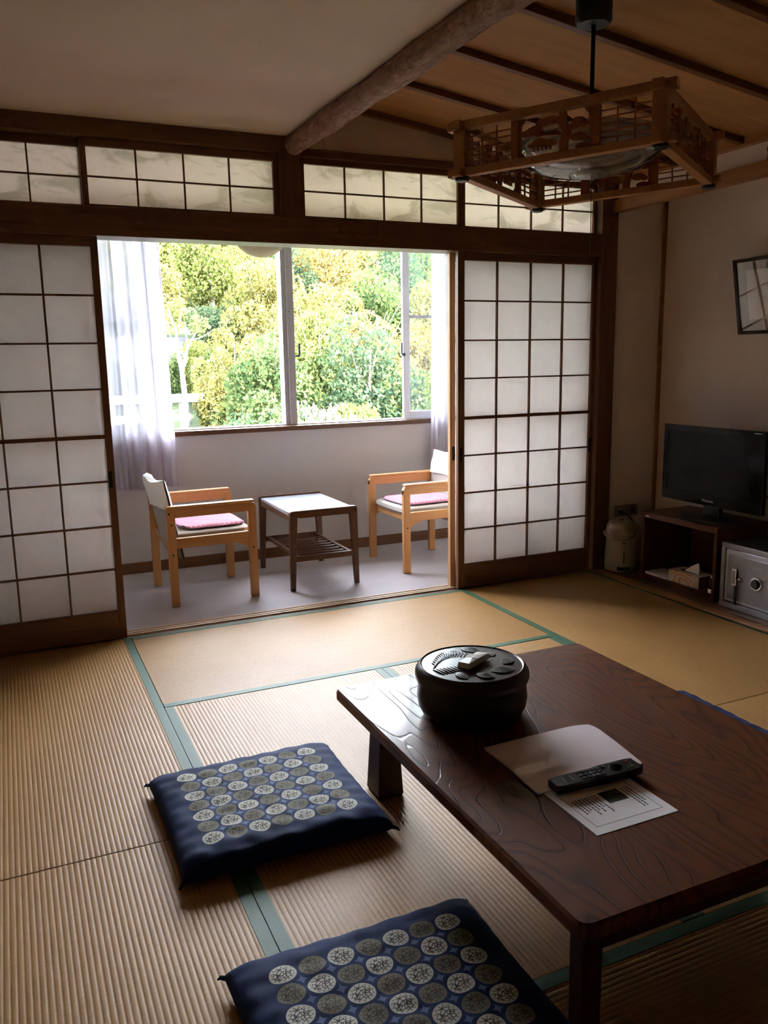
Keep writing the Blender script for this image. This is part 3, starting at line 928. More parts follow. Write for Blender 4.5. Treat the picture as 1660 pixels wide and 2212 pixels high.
# ------------------------------------------------------------------ veranda armchairs
def armchair():
    r = thing('armchair', 'beech armchair with white back cover beside the left curtain', 'chair', (0.50, 0.682, 0.0), 0.028, 'veranda armchairs')
    for s, ys in ((-1, (-0.262, -0.232)), (1, (0.232, 0.262))):
        for xa, xb in ((-0.235, -0.190), (0.210, 0.256)):
            MB().box(xa, xb, ys[0], ys[1], 0.0, 0.525).build('leg', 'chair_z', r, 0.004)
        # arm: rail below, rounded slab on top
        MB().prism([(-0.235, 0.490), (0.256, 0.490), (0.256, 0.515), (0.248, 0.534), (0.232, 0.542), (-0.225, 0.545), (-0.235, 0.535)], 'y', ys[0] + 0.001, ys[1] - 0.001).build('arm_rail', 'chair_x', r, 0.002)
        MB().box(-0.236, 0.246, ys[0] - 0.008, ys[1] + 0.008, 0.540, 0.555).build('armrest', 'chair_x', r, 0.006, 3)
        MB().prism([(-0.190, 0.322), (0.13, 0.322), (0.18, 0.305), (0.210, 0.285), (0.210, 0.378), (-0.190, 0.378)], 'y', ys[0] + 0.004, ys[1] - 0.004).build('side_rail', 'chair_x', r, 0.002)
        yy = ys[0] - 0.0012 if s < 0 else ys[1] + 0.0012
        for x, z in ((-0.222, 0.515), (-0.212, 0.455), (-0.212, 0.290), (0.232, 0.285)):
            MB().tube([(x, yy, z), (x, yy - s * 0.004, z)], 0.0055, 10).build('bolt', 'black', r)
    MB().box(0.185, 0.21, -0.232, 0.232, 0.315, 0.365).build('front_rail', 'chair_x', r, 0.003)
    MB().box(-0.21, -0.19, -0.232, 0.232, 0.30, 0.35).build('rear_rail', 'chair_x', r, 0.003)
    # upholstered seat, thick rounded edge
    def seat(u, v):
        a = 2 * PI * u
        ca, sa = math.cos(a), math.sin(a)
        e = 0.22
        px = math.copysign(abs(ca) ** e, ca)
        py = math.copysign(abs(sa) ** e, sa)
        pr = [(0.0, 0.352), (0.93, 0.352), (1.0, 0.372), (0.985, 0.392), (0.93, 0.400), (0.55, 0.406), (0.0, 0.408)]
        k = v * (len(pr) - 1)
        i = min(int(k), len(pr) - 2)
        t = k - i
        rr = pr[i][0] * (1 - t) + pr[i + 1][0] * t
        z = pr[i][1] * (1 - t) + pr[i + 1][1] * t
        return (0.015 + px * 0.222 * rr, py * 0.228 * rr, z)
    v, f = grid_mesh(seat, 64, 12)
    MB().add(v, f).build('seat_pad', 'grey_cloth', r, smooth=True)
    # curved upholstered back leaning to the rear, reaching below the seat
    def shell(off, z0, z1, th, ymax, lean0=-0.178):
        def fn(u, vv):
            a = u * 2
            front = a < 1
            t = a if front else 2 - a
            y = ymax * (2 * t - 1)
            z = z0 + (z1 - z0) * vv
            x = lean0 - (z - 0.40) * 0.20 - 0.030 * (1 - (y / 0.23) ** 2)
            edge = math.sqrt(max(0.0, 1 - abs(2 * t - 1) ** 8)) * math.sqrt(max(0.0, 1 - abs(2 * vv - 1) ** 10))
            return (x + off + (th if front else -th) * (0.25 + 0.75 * edge), y, z + (0.010 * math.cos(y * 9) if vv > 0.9 else 0))
        return grid_mesh(fn, 60, 16)
    v, f = shell(0.0, 0.255, 0.665, 0.018, 0.228)
    n = 61
    f = f + [tuple(range(n))[::-1], tuple(range(n * 16, n * 17))]
    MB().add(v, f).build('backrest', 'grey_cloth', r, smooth=True)
    # linen cover slipped over the upper back, with a slanted hem
    def cover(u, vv):
        a = u * 2
        front = a < 1
        t = a if front else 2 - a
        y = 0.236 * (2 * t - 1)
        hem = 0.535 + 0.012 * math.sin(3 * t + 1) + (0.0 if front else -0.012)
        z = hem + (0.688 - hem) * vv
        x = -0.178 - (z - 0.40) * 0.20 - 0.030 * (1 - (y / 0.236) ** 2)
        edge = math.sqrt(max(0.0, 1 - abs(2 * t - 1) ** 8)) * (math.sqrt(max(0.0, 1 - max(0, 2 * vv - 1) ** 8)))
        th = 0.027 + 0.003 * math.sin(13 * t + 5 * vv)
        return (x + (th if front else -th) * (0.18 + 0.82 * edge), y + 0.003 * math.sin(11 * vv), z + 0.007 * math.sin(9 * t + 2) * vv)
    v, f = grid_mesh(cover, 80, 18)
    f = f + [tuple(range(81 * 18, 81 * 19))]
    MB().add(v, f).build('back_cover', 'cloth_white', r, smooth=True)
    return r
ch1 = armchair()
ch2 = copy_tree(ch1)
ch2.location = (1.945, 0.738, 0.0)
ch2.rotation_euler = (0, 0, PI + 0.02)
ch2['label'] = 'beech armchair partly hidden by the right-hand paper door'

def seat_cushion(label, loc, rz):
    r = thing('seat_cushion', label, 'cushion', loc, rz, 'pink seat cushions on the armchairs')
    def body(top):
        def fn(u, v):
            a, b = 2 * u - 1, 2 * v - 1
            e = (1 - abs(a) ** 5) * (1 - abs(b) ** 5)
            h = 0.004 + 0.017 * max(e, 0) ** 0.45 + 0.0035 * math.sin(7 * a + 2) * math.sin(6 * b + 1) * e
            curl = 0.014 * max(0, -a - 0.75) * 4
            s = 1 - 0.05 * abs(a) ** 6 * abs(b) ** 6 * 3
            return (a * 0.186 * s, b * 0.178 * s, (h if top else 0.0) + curl + 0.0)
        return grid_mesh(fn, 36, 36)
    v, f = body(True)
    MB().add(v, f).build('top', 'pink', r, smooth=True)
    n = 36
    rim = [(i, 0) for i in range(n)] + [(n, j) for j in range(n)] + [(n - i, n) for i in range(n)] + [(0, n - j) for j in range(n)]
    tv = v
    pts = [Vector(tv[j * (n + 1) + i]) for i, j in rim]
    vs, fs = [], []
    for p in pts:
        vs += [(p.x, p.y, p.z + 0.0005), (p.x * 1.012, p.y * 1.012, p.z * 0.5), (p.x * 0.99, p.y * 0.99, p.z - 0.004 if p.z > 0.008 else 0.0)]
    m = len(pts)
    for i in range(m):
        k = (i + 1) % m
        fs += [(3 * i, 3 * k, 3 * k + 1, 3 * i + 1), (3 * i + 1, 3 * k + 1, 3 * k + 2, 3 * i + 2)]
    MB().add(vs, fs).build('edging', 'plum', r, smooth=True)
    return r
seat_cushion('pink gingham seat cushion on the armchair beside the left curtain', (0.535, 0.665, 0.4085), 0.03)
seat_cushion('pink gingham seat cushion on the armchair behind the right-hand door', (1.925, 0.735, 0.4085), PI + 0.05)

# ------------------------------------------------------------------ veranda side table
st = thing('side_table', 'small walnut table with white top and slatted shelf between the armchairs', 'table', (1.158, 0.732, 0.0))
for s in (-1, 1):
    ya, yb = (-0.322, -0.292) if s < 0 else (0.292, 0.322)
    for k in (-1, 1):
        xo, xi = 0.206 * k, 0.160 * k
        fo, fi = 0.212 * k, 0.184 * k
        mbl = MB().hexa([(fo, ya + .003, 0), (fi, ya + .003, 0), (fi, yb - .003, 0), (fo, yb - .003, 0), (xo, ya, 0.44), (xi, ya, 0.44), (xi, yb, 0.44), (xo, yb, 0.44)])
        mbl.build('leg', 'walnut_z', st, 0.003)
    MB().prism([(-0.206, 0.43), (-0.160, 0.43), (-0.150, 0.424), (0.150, 0.424), (0.160, 0.43), (0.206, 0.43), (0.206, 0.456), (0.198, 0.466), (0.188, 0.468), (-0.188, 0.468), (-0.198, 0.466), (-0.206, 0.456)], 'y', ya - .001, yb + .001).build('end_rail', 'walnut_x', st, 0.0025)
    MB().box(-0.185, 0.185, ya + .006, yb - .004, 0.170, 0.202).build('stretcher', 'walnut_x', st, 0.002)
    MB().box(*((-0.200, -0.182) if s < 0 else (0.182, 0.200)), -0.292, 0.292, 0.405, 0.440).build('apron', 'walnut_y', st, 0.002)
    MB().box(*((-0.165, -0.145) if s < 0 else (0.145, 0.165)), -0.30, 0.30, 0.182, 0.204).build('shelf_rail', 'walnut_y', st, 0.003)
    for k in (-1, 1):
        MB().tube([(0.190 * k, ya - 0.002 if s < 0 else yb + 0.002, 0.444), (0.190 * k, ya + 0.002 if s < 0 else yb - 0.002, 0.444)], 0.005, 10).build('bolt', 'black', st)
MB().box(-0.198, 0.198, -0.291, 0.291, 0.440, 0.4555).build('top', 'laminate', st, 0.002)
for i in range(8):
    y = -0.235 + 0.067 * i
    MB().box(-0.146, 0.146, y - 0.009, y + 0.009, 0.184, 0.198).build('slat', 'walnut_x', st, 0.003)

# ------------------------------------------------------------------ low table
TZ = 0.335
tb = thing('low_table', 'large low lacquered wooden table with rounded corners', 'table', (0.824, -2.370, 0.0))
hx, hy, rc = 0.450, 0.596, 0.022
out = []
for cx, cy, a0 in ((hx - rc, hy - rc, 0), (-hx + rc, hy - rc, 90), (-hx + rc, -hy + rc, 180), (hx - rc, -hy + rc, 270)):
    for k in range(6):
        a = math.radians(a0 + 18 * k)
        out.append((cx + rc * math.cos(a), cy + rc * math.sin(a)))
n = len(out)
vs, fs = [], []
lay = [(1.0, TZ, 0.006), (1.0, TZ - 0.006, 0.0), (1.0, TZ - 0.030, 0.0), (1.0, TZ - 0.038, 0.008)]
for _, z, ins in lay:
    for p in out:
        L = math.hypot(*p)
        vs.append((p[0] - math.copysign(ins, p[0]), p[1] - math.copysign(ins, p[1]), z))
for j in range(len(lay) - 1):
    for i in range(n):
        fs.append((j * n + i, j * n + (i + 1) % n, (j + 1) * n + (i + 1) % n, (j + 1) * n + i))
fs += [tuple(range(n)), tuple(range(3 * n, 4 * n))[::-1]]
MB().add(vs, fs).build('table_top', 'table', tb)
for sx in (-1, 1):
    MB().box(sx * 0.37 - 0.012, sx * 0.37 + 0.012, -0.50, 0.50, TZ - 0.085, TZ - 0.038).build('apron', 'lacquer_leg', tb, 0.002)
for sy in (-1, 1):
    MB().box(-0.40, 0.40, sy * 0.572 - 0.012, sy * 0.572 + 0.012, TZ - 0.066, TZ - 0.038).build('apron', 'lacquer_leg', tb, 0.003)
    for sx in (-1, 1):
        if sy > 0:
            px, py = 0.318, 0.528
            tx, ty, b0, b1 = 0.026, 0.036, 0.042, 0.048
        else:
            px, py = 0.398, 0.5425
            tx, ty, b0, b1 = 0.025, 0.020, 0.024, 0.018
        cx, cy = sx * px, sy * py
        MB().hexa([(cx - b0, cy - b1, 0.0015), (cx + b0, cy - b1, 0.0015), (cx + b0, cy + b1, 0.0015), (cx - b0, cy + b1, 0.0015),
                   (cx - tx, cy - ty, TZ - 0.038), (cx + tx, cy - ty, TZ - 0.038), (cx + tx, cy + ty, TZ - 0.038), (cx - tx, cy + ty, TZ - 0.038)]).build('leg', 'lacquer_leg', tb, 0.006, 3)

# ------------------------------------------------------------------ floor cushions (zabuton)
def zabuton(label, cx, cy, ax, ay, seed, rz=0.0, hh=0.072):
    r = random.Random(seed)
    ph = [r.uniform(0, 6.28) for _ in range(8)]
    def fn(top):
        def g(u, v):
            a, b = 2 * u - 1, 2 * v - 1
            sa, sb = math.sin(a * PI / 2 * 0.999), math.sin(b * PI / 2 * 0.999)
            pin = 1 - 0.028 * (1 - sb ** 2)
            pin2 = 1 - 0.028 * (1 - sa ** 2)
            e = max(0.0, (1 - abs(sa) ** 9) * (1 - abs(sb) ** 9))
            x, y = sa * ax * pin, sb * ay * pin2
            wr = 0.0022 * math.sin(23 * sa + ph[0] + 2 * sb) * math.sin(9 * sb + ph[1]) + 0.0018 * math.sin(31 * sb + ph[2] + 3 * sa) * math.cos(7 * sa)
            if top:
                z = 0.024 + (hh - 0.024) * e ** 0.36 + wr * e ** 0.3
            else:
                z = 0.024 - 0.0215 * e ** 0.30
            return (x, y, z)
        return g
    v1, f1 = grid_mesh(fn(True), 64, 64)
    v2, f2 = grid_mesh(fn(False), 64, 64)
    o = MB().add(v1, f1).add(v2, [f[::-1] for f in f2]).build('floor_cushion', 'zabuton', None, smooth=True)
    o.location = (cx, cy, 0.0005)
    o.rotation_euler = (0, 0, rz)
    tag(o, label, 'cushion', 'navy floor cushions around the low table')
    for sx in (-1, 1):
        for sy in (-1, 1):
            MB().tube([(sx * ax * 0.985, sy * ay * 0.985, 0.024), (sx * (ax + 0.006), sy * (ay + 0.006), 0.022), (sx * (ax + 0.012), sy * (ay + 0.010), 0.016)], [0.006, 0.0045, 0.002], 8).build('corner_tassel', 'zabuton', o, smooth=True)
    return o
zabuton('navy floor cushion with round medallions at the far left of the low table', 0.137, -1.800, 0.292, 0.272, 1)
zabuton('navy floor cushion with round medallions in front, cut off at the bottom edge', 0.150, -2.712, 0.292, 0.275, 2, -0.01)
zabuton('navy floor cushion peeking out beyond the far side of the low table', 1.528, -2.005, 0.290, 0.282, 3, 0.0, 0.060)

# ------------------------------------------------------------------ things on the low table
BZ = TZ
bl = thing('lidded_bowl', 'round black-brown lacquered bowl with carved lid on the low table', 'bowl', (0.650, -2.118, BZ))
MB().lathe([(0.02, 0.0), (0.122, 0.0), (0.136, 0.012), (0.148, 0.036), (0.152, 0.062), (0.149, 0.088), (0.145, 0.103)], 56).build('body', 'bowl', bl, smooth=True)
lid = MB().lathe([(0.146, 0.102), (0.153, 0.106), (0.157, 0.118), (0.156, 0.131), (0.149, 0.143), (0.141, 0.149), (0.137, 0.146), (0.133, 0.1465), (0.05, 0.150), (0.0005, 0.151)], 64).build('lid', 'bowl_lid', bl, smooth=True)
cv = MB()
r = random.Random(5)
def ridge(pts, w):
    cv.tube(pts, [w * (0.25 + 0.75 * math.sin(PI * (0.08 + 0.84 * i / (len(pts) - 1)))) for i in range(len(pts))], 6)
def lidz(x, y):
    return 0.151 - 0.0045 * math.hypot(x, y) / 0.137
# feathered wing of parallel curved ridges on the far left, leaves around the rim
for k in range(16):
    t = k / 15
    bx0, by0 = -0.112 + 0.120 * t, 0.012 + 0.045 * math.sin(PI * t * 0.8)
    ln = 0.034 + 0.020 * math.sin(PI * t)
    pts = [(bx0 + ln * s * 0.35 + 0.008 * math.sin(3 * s), by0 + ln * s, 0) for s in [i / 6 for i in range(7)]]
    ridge([(x, y, lidz(x, y) + 0.0005) for x, y, _ in pts if math.hypot(x, y) < 0.131] or [(bx0, by0, lidz(bx0, by0)), (bx0 + .004, by0 + .004, lidz(bx0, by0))], 0.0042)
for k in range(10):
    t = k / 9
    pts = [(-0.118 + 0.09 * t + 0.010 * s, 0.004 - 0.045 * s - 0.012 * t, 0) for s in [i / 5 for i in range(6)]]
    ridge([(x, y, lidz(x, y) + 0.0004) for x, y, _ in pts if math.hypot(x, y) < 0.131], 0.0038) if math.hypot(pts[0][0], pts[0][1]) < 0.125 and math.hypot(pts[1][0], pts[1][1]) < 0.125 else None
for ang, rr0, sz in ((-100, 0.100, 0.026), (-62, 0.098, 0.032), (-20, 0.100, 0.026), (20, 0.085, 0.018), (62, 0.098, 0.034), (98, 0.090, 0.026), (-135, 0.100, 0.024)):
    a = math.radians(ang)
    cx, cy = rr0 * math.cos(a), rr0 * math.sin(a)
    for q in (-1.0, -0.45, 0.1, 0.6, 1.0):
        pts = []
        for i in range(8):
            s = -1 + 2 * i / 7
            lx = sz * s
            ly = q * sz * 0.55 * (1 - s * s)
            pts.append((cx + lx * math.cos(a + 0.9) - ly * math.sin(a + 0.9), cy + lx * math.sin(a + 0.9) + ly * math.cos(a + 0.9)))
        pts = [p for p in pts if math.hypot(*p) < 0.132]
        if len(pts) > 2:
            ridge([(x, y, lidz(x, y) + 0.0004) for x, y in pts], 0.0040)
cv.build('carving', 'bowl_lid', lid, smooth=True)

pk = thing('paper_packet', 'small folded pale packet lying on the bowl lid', 'packet', (0.650, -2.128, BZ + 0.1525), math.radians(28))
MB().add([(-0.052, -0.018, 0.0), (0.050, -0.022, 0.002), (0.050, 0.020, 0.002), (-0.050, 0.020, 0.0), (-0.050, -0.017, 0.016), (0.046, -0.020, 0.018), (0.048, 0.018, 0.013), (-0.048, 0.018, 0.014), (0.0, 0.0, 0.020)],
         [(3, 2, 1, 0), (0, 1, 5, 4), (1, 2, 6, 5), (2, 3, 7, 6), (3, 0, 4, 7), (4, 5, 8), (5, 6, 8), (6, 7, 8), (7, 4, 8)]).build('wrapper', plain('packet_paper', (190, 184, 168), 0.35, var=0.15, vscale=50), pk)
bx('label_strip', -0.012, 0.012, -0.0195, 0.0165, 0.0186, 0.0192, plain('packet_label', (150, 140, 112), 0.5, var=0.3, vscale=120), pk, world=False)

# folder with a gently lifted far edge
def folder_pt(u, v, dz):
    p00, p10, p11, p01 = (0.562, -2.563), (0.869, -2.553), (0.896, -2.318), (0.568, -2.319)
    x = (p00[0] * (1 - u) + p10[0] * u) * (1 - v) + (p01[0] * (1 - u) + p11[0] * u) * v
    y = (p00[1] * (1 - u) + p10[1] * u) * (1 - v) + (p01[1] * (1 - u) + p11[1] * u) * v
    k = max(0, u - 0.75) * max(0, v - 0.75) * 16
    x -= 0.012 * k * k
    y -= 0.012 * k * k
    return (x, y, TZ + dz + 0.004 * math.sin(PI * v) * (1 - 0.5 * u) + 0.002 * math.sin(2.4 * u))
fo = thing('paper_folder', 'pale lilac paper folder lying on the low table', 'folder', (0.72, -2.44, TZ))
for nm, d0, d1 in (('back_sheet', 0.0003, 0.0016), ('cover_sheet', 0.0026, 0.0038)):
    v, f = grid_mesh(lambda u, vv: folder_pt(u, vv, d1 + (0.0022 * vv if nm == 'cover_sheet' else 0)), 24, 24)
    v2, f2 = grid_mesh(lambda u, vv: folder_pt(u, vv, d0 + (0.0022 * vv if nm == 'cover_sheet' else 0)), 24, 24)
    MB().add(v, f).add(v2, [q[::-1] for q in f2]).build(nm, 'folder', fo, smooth=False, world=True)

# printed sheet with border, photo and columns of upright writing
sh = thing('printed_sheet', 'white printed sheet with a dark photo and text columns under the remote', 'paper', (0.686, -2.600, TZ))
MB().box(-0.108, 0.110, -0.150, 0.150, 0.0001, 0.0012).build('page', 'white', sh)
pr = MB()
bw = 0.0011
for a in ((-0.088, 0.088, -0.124 - bw, -0.124), (-0.088, 0.088, 0.124, 0.124 + bw), (-0.088 - bw, -0.088, -0.124 - bw, 0.124 + bw), (0.088, 0.088 + bw, -0.124 - bw, 0.124 + bw)):
    pr.box(a[0], a[1], a[2], a[3], 0.0011, 0.0014)
pr.build('printed_border', 'ink', sh)
bx('printed_photo', -0.002, 0.050, -0.062, -0.016, 0.0011, 0.0015, 'ink_photo', sh, world=False)
r = random.Random(11)
for c0, (xa, xb, ya, yb) in enumerate(((-0.076, -0.014, -0.088, -0.020), (0.058, 0.082, -0.104, -0.020))):
    tx = MB()
    x = xa
    while x < xb:
        y = yb
        end = ya + r.uniform(0, 0.022)
        while y > end:
            L = r.uniform(0.004, 0.009)
            tx.box(x, x + 0.0032, y - L, y, 0.0011, 0.0014)
            y -= L + 0.0018
        x += 0.0085
    tx.build('printed_writing', 'ink', sh)

# remote control
rc_ = thing('remote_control', 'black remote control lying across folder and printed sheet', 'remote', (0.714, -2.572, TZ + 0.0052), math.radians(-2.5))
def rpt(sec, z):
    L = 0.116
    pts = []
    for i in range(13):
        t = -1 + 2 * i / 12
        wd = 0.0235 + (0.0035 if t > 0.05 else 0) - 0.004 * max(0, abs(t) - 0.9) * 10
        pts.append((L * t, wd))
    return pts
top = rpt(0, 0)
outl = [(x, w_) for x, w_ in top] + [(x, -w_) for x, w_ in top[::-1]]
vs, fs = [], []
n = len(outl)
for sc_, z in ((0.90, 0.0), (0.98, 0.006), (1.0, 0.014), (0.93, 0.0195)):
    for x, y in outl:
        vs.append((x * (0.98 + 0.02 * sc_), y * sc_, z + (0.002 * max(0, x / 0.116))))
for j in range(3):
    for i in range(n):
        fs.append((j * n + i, j * n + (i + 1) % n, (j + 1) * n + (i + 1) % n, (j + 1) * n + i))
fs += [tuple(range(n))[::-1], tuple(range(3 * n, 4 * n))]
MB().add(vs, fs).build('case', 'black', rc_, smooth=False)
btn = plain('grey_button', (58, 58, 60), 0.4)
for i in range(5):
    for j in range(3):
        x, y = -0.040 + 0.013 * i, -0.013 + 0.013 * j
        MB().box(x - 0.0045, x + 0.0045, y - 0.0042, y + 0.0042, 0.0185, 0.0222).build('button', btn, rc_, 0.0012)
MB().lathe([(0.006, 0.0), (0.006, 0.003), (0.014, 0.003), (0.015, 0.0)], 24, (0.056, 0, 0.0198)).build('ring_button', 'black_gloss', rc_, smooth=True)
for (x, y, cname, rgb) in ((0.094, 0.012, 'red', (120, 44, 36)), (0.094, -0.012, 'yellow', (150, 140, 60)), (0.080, -0.015, 'green', (40, 92, 70)), (0.030, 0.013, 'blue', (44, 60, 96))):
    MB().box(x - 0.004, x + 0.004, y - 0.0035, y + 0.0035, 0.020, 0.0235).build('button', plain(cname + '_button', rgb, 0.4), rc_, 0.001)
for x in (-0.086, -0.066):
    MB().box(x - 0.0015, x + 0.0015, -0.010, 0.010, 0.0185, 0.0202).build('printed_mark', 'alu_grey', rc_)

# ------------------------------------------------------------------ hanging lamp
lamp = thing('pendant_lamp', 'square wooden lattice lamp with carved pine panels hanging from the ceiling', 'lamp', (1.381, -1.633, 1.872))
TH = math.radians(32.8)
ax_d = math.radians(-12.2)
lamp.rotation_mode = 'QUATERNION'
tilt = Matrix.Rotation(-math.radians(1.5), 4, Vector((math.cos(ax_d), math.sin(ax_d), 0)))
lamp.rotation_quaternion = (tilt @ Matrix.Rotation(TH, 4, 'Z')).to_quaternion()
A = 0.312       # half distance between post centres
PH = 0.150
pw = 0.021
for sx in (-1, 1):
    for sy in (-1, 1):
        MB().box(sx * A - pw, sx * A + pw, sy * A - pw, sy * A + pw, 0.006, PH).build('post', 'lamp_wood', lamp, 0.002)
        MB().lathe([(0.019, -0.010), (0.023, -0.006), (0.023, 0.003)], 16, (sx * A, sy * A, 0)).build('foot_cap', 'black', lamp)
ext = 0.045
def side(k):
    return Matrix.Rotation(k * PI / 2, 4, 'Z')
for k in range(4):
    m = side(k)
    dz = 0.0 if k % 2 == 0 else 0.004
    MB().box(-A - ext, A + ext, -A - 0.015, -A + 0.015, 0.0 + dz, 0.024 + dz).xform(m).build('bottom_rail', 'lamp_wood', lamp, 0.002)
    MB().box(-A - ext, A + ext, -A - 0.016, -A + 0.016, PH - 0.010 + dz, PH + 0.016 + dz).xform(m).build('top_rail', 'lamp_wood', lamp, 0.002)
    L0, L1 = -A + pw, A - pw
    b1, b2 = -0.128, 0.128
    za, zb = 0.026, PH - 0.010
    for b in (b1, b2):
        MB().box(b - 0.011, b + 0.011, -A - 0.008, -A + 0.008, za, zb).xform(m).build('divider', 'lamp_dark', lamp)
    for xa, xb in ((L0, b1 - 0.011), (b2 + 0.011, L1)):
        for i in range(1, 3):
            x = xa + (xb - xa) * i / 3
            MB().box(x - 0.0022, x + 0.0022, -A - 0.003, -A + 0.003, za, zb).xform(m).build('lattice_bar', 'lamp_dark', lamp)
        for i in range(1, 6):
            z = za + (zb - za) * i / 6
            MB().box(xa, xb, -A - 0.0025, -A + 0.0025, z - 0.0020, z + 0.0020).xform(m).build('lattice_bar', 'lamp_dark', lamp)
    # carved panel: pine trunk with cloud-shaped needle tiers inside a cusped border
    pm = MB()
    ph_, pt = -A - 0.004, -A + 0.004
    def poly(pts):
        pm.prism(pts, 'y', ph_, pt)
    def blob(cx, cz, rx, rz_, n=9, ph=0.0):
        pts = []
        for i in range(n * 5):
            a = 2 * PI * i / (n * 5)
            q = 1 + 0.11 * abs(math.sin(n * a / 2 + ph))
            pts.append((cx + rx * q * math.cos(a), cz + rz_ * q * math.sin(a)))
        poly(pts)
    w0, w1 = b1 + 0.011, b2 - 0.011
    H = zb - za
    mir = 1 if k in (0, 1) else -1
    poly([(w0, za), (w0 + 0.010, za), (w0 + 0.010, zb), (w0, zb)])
    poly([(w1 - 0.010, za), (w1, za), (w1, zb), (w1 - 0.010, zb)])
    for cx_, sgn in ((w0, 1), (w1, -1)):
        for cz_, sz_ in ((za, 1), (zb, -1)):
            poly([(cx_, cz_), (cx_ + sgn * 0.026, cz_), (cx_ + sgn * 0.020, cz_ + sz_ * 0.010), (cx_ + sgn * 0.009, cz_ + sz_ * 0.020), (cx_, cz_ + sz_ * 0.026)])
    tr_ = [(-0.040, 0.0), (-0.016, 0.0), (-0.014, 0.25), (-0.026, 0.50), (-0.010, 0.72), (-0.014, 1.0), (-0.036, 1.0), (-0.040, 0.72), (-0.052, 0.50), (-0.042, 0.25)]
    poly([(mir * x, za + H * z) for x, z in tr_])
    for (cx_, cz_, rx_, rz2) in ((-0.074, 0.70, 0.020, 0.10), (-0.093, 0.60, 0.014, 0.07), (-0.056, 0.60, 0.014, 0.07), (-0.072, 0.33, 0.022, 0.10), (-0.092, 0.27, 0.013, 0.07), (-0.086, 0.08, 0.020, 0.08),
                                 (0.010, 0.86, 0.024, 0.09), (0.040, 0.82, 0.020, 0.10), (0.062, 0.68, 0.024, 0.10), (0.088, 0.62, 0.018, 0.09), (0.046, 0.56, 0.016, 0.07), (0.018, 0.30, 0.024, 0.09), (0.048, 0.36, 0.022, 0.09), (0.070, 0.30, 0.014, 0.06), (0.000, 0.52, 0.016, 0.06)):
        blob(mir * cx_, za + H * cz_, rx_, rz2 * H, 7, cx_ * 30)
    for q in range(5):
        xq = 0.012 + 0.013 * q
        poly([(mir * (xq + dx), za + H * z) for dx, z in ((0, 0.14), (0.004, 0.14), (0.006, 0.26), (-0.002, 0.26))])
    poly([(mir * x, za + H * z) for x, z in ((-0.02, 0.44), (0.08, 0.56), (0.08, 0.61), (-0.02, 0.52))])
    pm.xform(m).build('carved_panel', 'lamp_dark', lamp)
MB().lathe([(0.005, 0.142), (0.235, 0.134), (0.245, 0.120), (0.240, 0.120), (0.228, 0.130), (0.005, 0.137)], 48).build('reflector', 'acrylic_white', lamp, smooth=True)
MB().lathe([(0.232, 0.098), (0.226, 0.082), (0.200, 0.056), (0.150, 0.036), (0.080, 0.026), (0.052, 0.026), (0.046, 0.018), (0.0005, 0.017)], 56).build('diffuser_dish', 'acrylic', lamp, smooth=True)
MB().lathe([(0.005, 0.131), (0.205, 0.130), (0.215, 0.122), (0.215, 0.086), (0.205, 0.082), (0.120, 0.082), (0.112, 0.100), (0.005, 0.102)], 48).build('housing', plain('white_enamel', (226, 222, 216), 0.35), lamp, smooth=True)
ring = [(0.17 * math.cos(2 * PI * i / 40), 0.17 * math.sin(2 * PI * i / 40), 0.072) for i in range(41)]
MB().tube(ring, 0.012, 10, False).build('ring_tube', 'acrylic_white', lamp, smooth=True)
for a in range(4):
    c_, s_ = math.cos(a * PI / 2), math.sin(a * PI / 2)
    MB().box(0.0, A, -0.006, 0.006, PH - 0.004, PH + 0.006).xform(Matrix.Rotation(a * PI / 2, 4, 'Z')).build('cross_bar', 'lamp_dark', lamp)
MB().lathe([(0.030, PH + 0.004), (0.024, PH + 0.014), (0.010, PH + 0.020), (0.005, PH + 0.022)], 20).build('hook_cup', 'black', lamp, smooth=True)
MB().tube([(0.004, -0.006, 0.018), (0.004, -0.006, -0.10), (0.004, -0.006, -0.24)], 0.0014, 6).build('pull_cord', 'black', lamp)
# hanging cord and ceiling cup in the lamp's own tilted frame are straightened to plumb
inv = (tilt @ Matrix.Rotation(TH, 4, 'Z')).inverted()
zc0 = zc(1.39) - 1.872
MB().tube([(0, 0, PH + 0.010), (0, 0, 0.35), (0, 0, zc0 - 0.02)], 0.0075, 10).xform(inv).build('cord', 'black', lamp, smooth=True)
MB().lathe([(0.005, 0.478), (0.050, 0.478), (0.058, 0.488), (0.058, zc0 + 0.012)], 32).xform(inv).build('ceiling_cup', plain('ceiling_cup_plastic', (58, 60, 60), 0.35), lamp, smooth=True)

# ------------------------------------------------------------------ alcove: television cabinet and contents
PZ = 0.0205
cab = thing('tv_cabinet', 'open brown wooden cabinet under the television', 'cabinet', (3.01, -0.61, PZ))
def cbx(name, *a, mat='cabinet_wood', bev=0.002):
    return bx(name, *a, mat, cab, bev)
X0, X1_, Y0_, Y1_ = 2.832, 3.195, -0.890, -0.333
cbx('top', X0 - 0.004, X1_, Y0_ - 0.004, Y1_ + 0.004, 0.388, 0.420)
cbx('side_panel', X0, X1_, Y0_, Y0_ + 0.020, PZ, 0.388)
cbx('side_panel', X0, X1_, Y1_ - 0.020, Y1_, PZ, 0.388)
cbx('bottom_shelf', X0 + 0.004, X1_, Y0_ + 0.020, Y1_ - 0.020, 0.042, 0.058)
cbx('plinth', X0 + 0.012, X0 + 0.028, Y0_ + 0.020, Y1_ - 0.020, PZ, 0.042)
cbx('back_panel', X1_ - 0.012, X1_ - 0.002, Y0_ + 0.020, Y1_ - 0.020, PZ, 0.388)
bx('name_sticker', X0 - 0.0048, X0 - 0.0035, -0.395, -0.366, 0.394, 0.402, 'silver_text', cab)

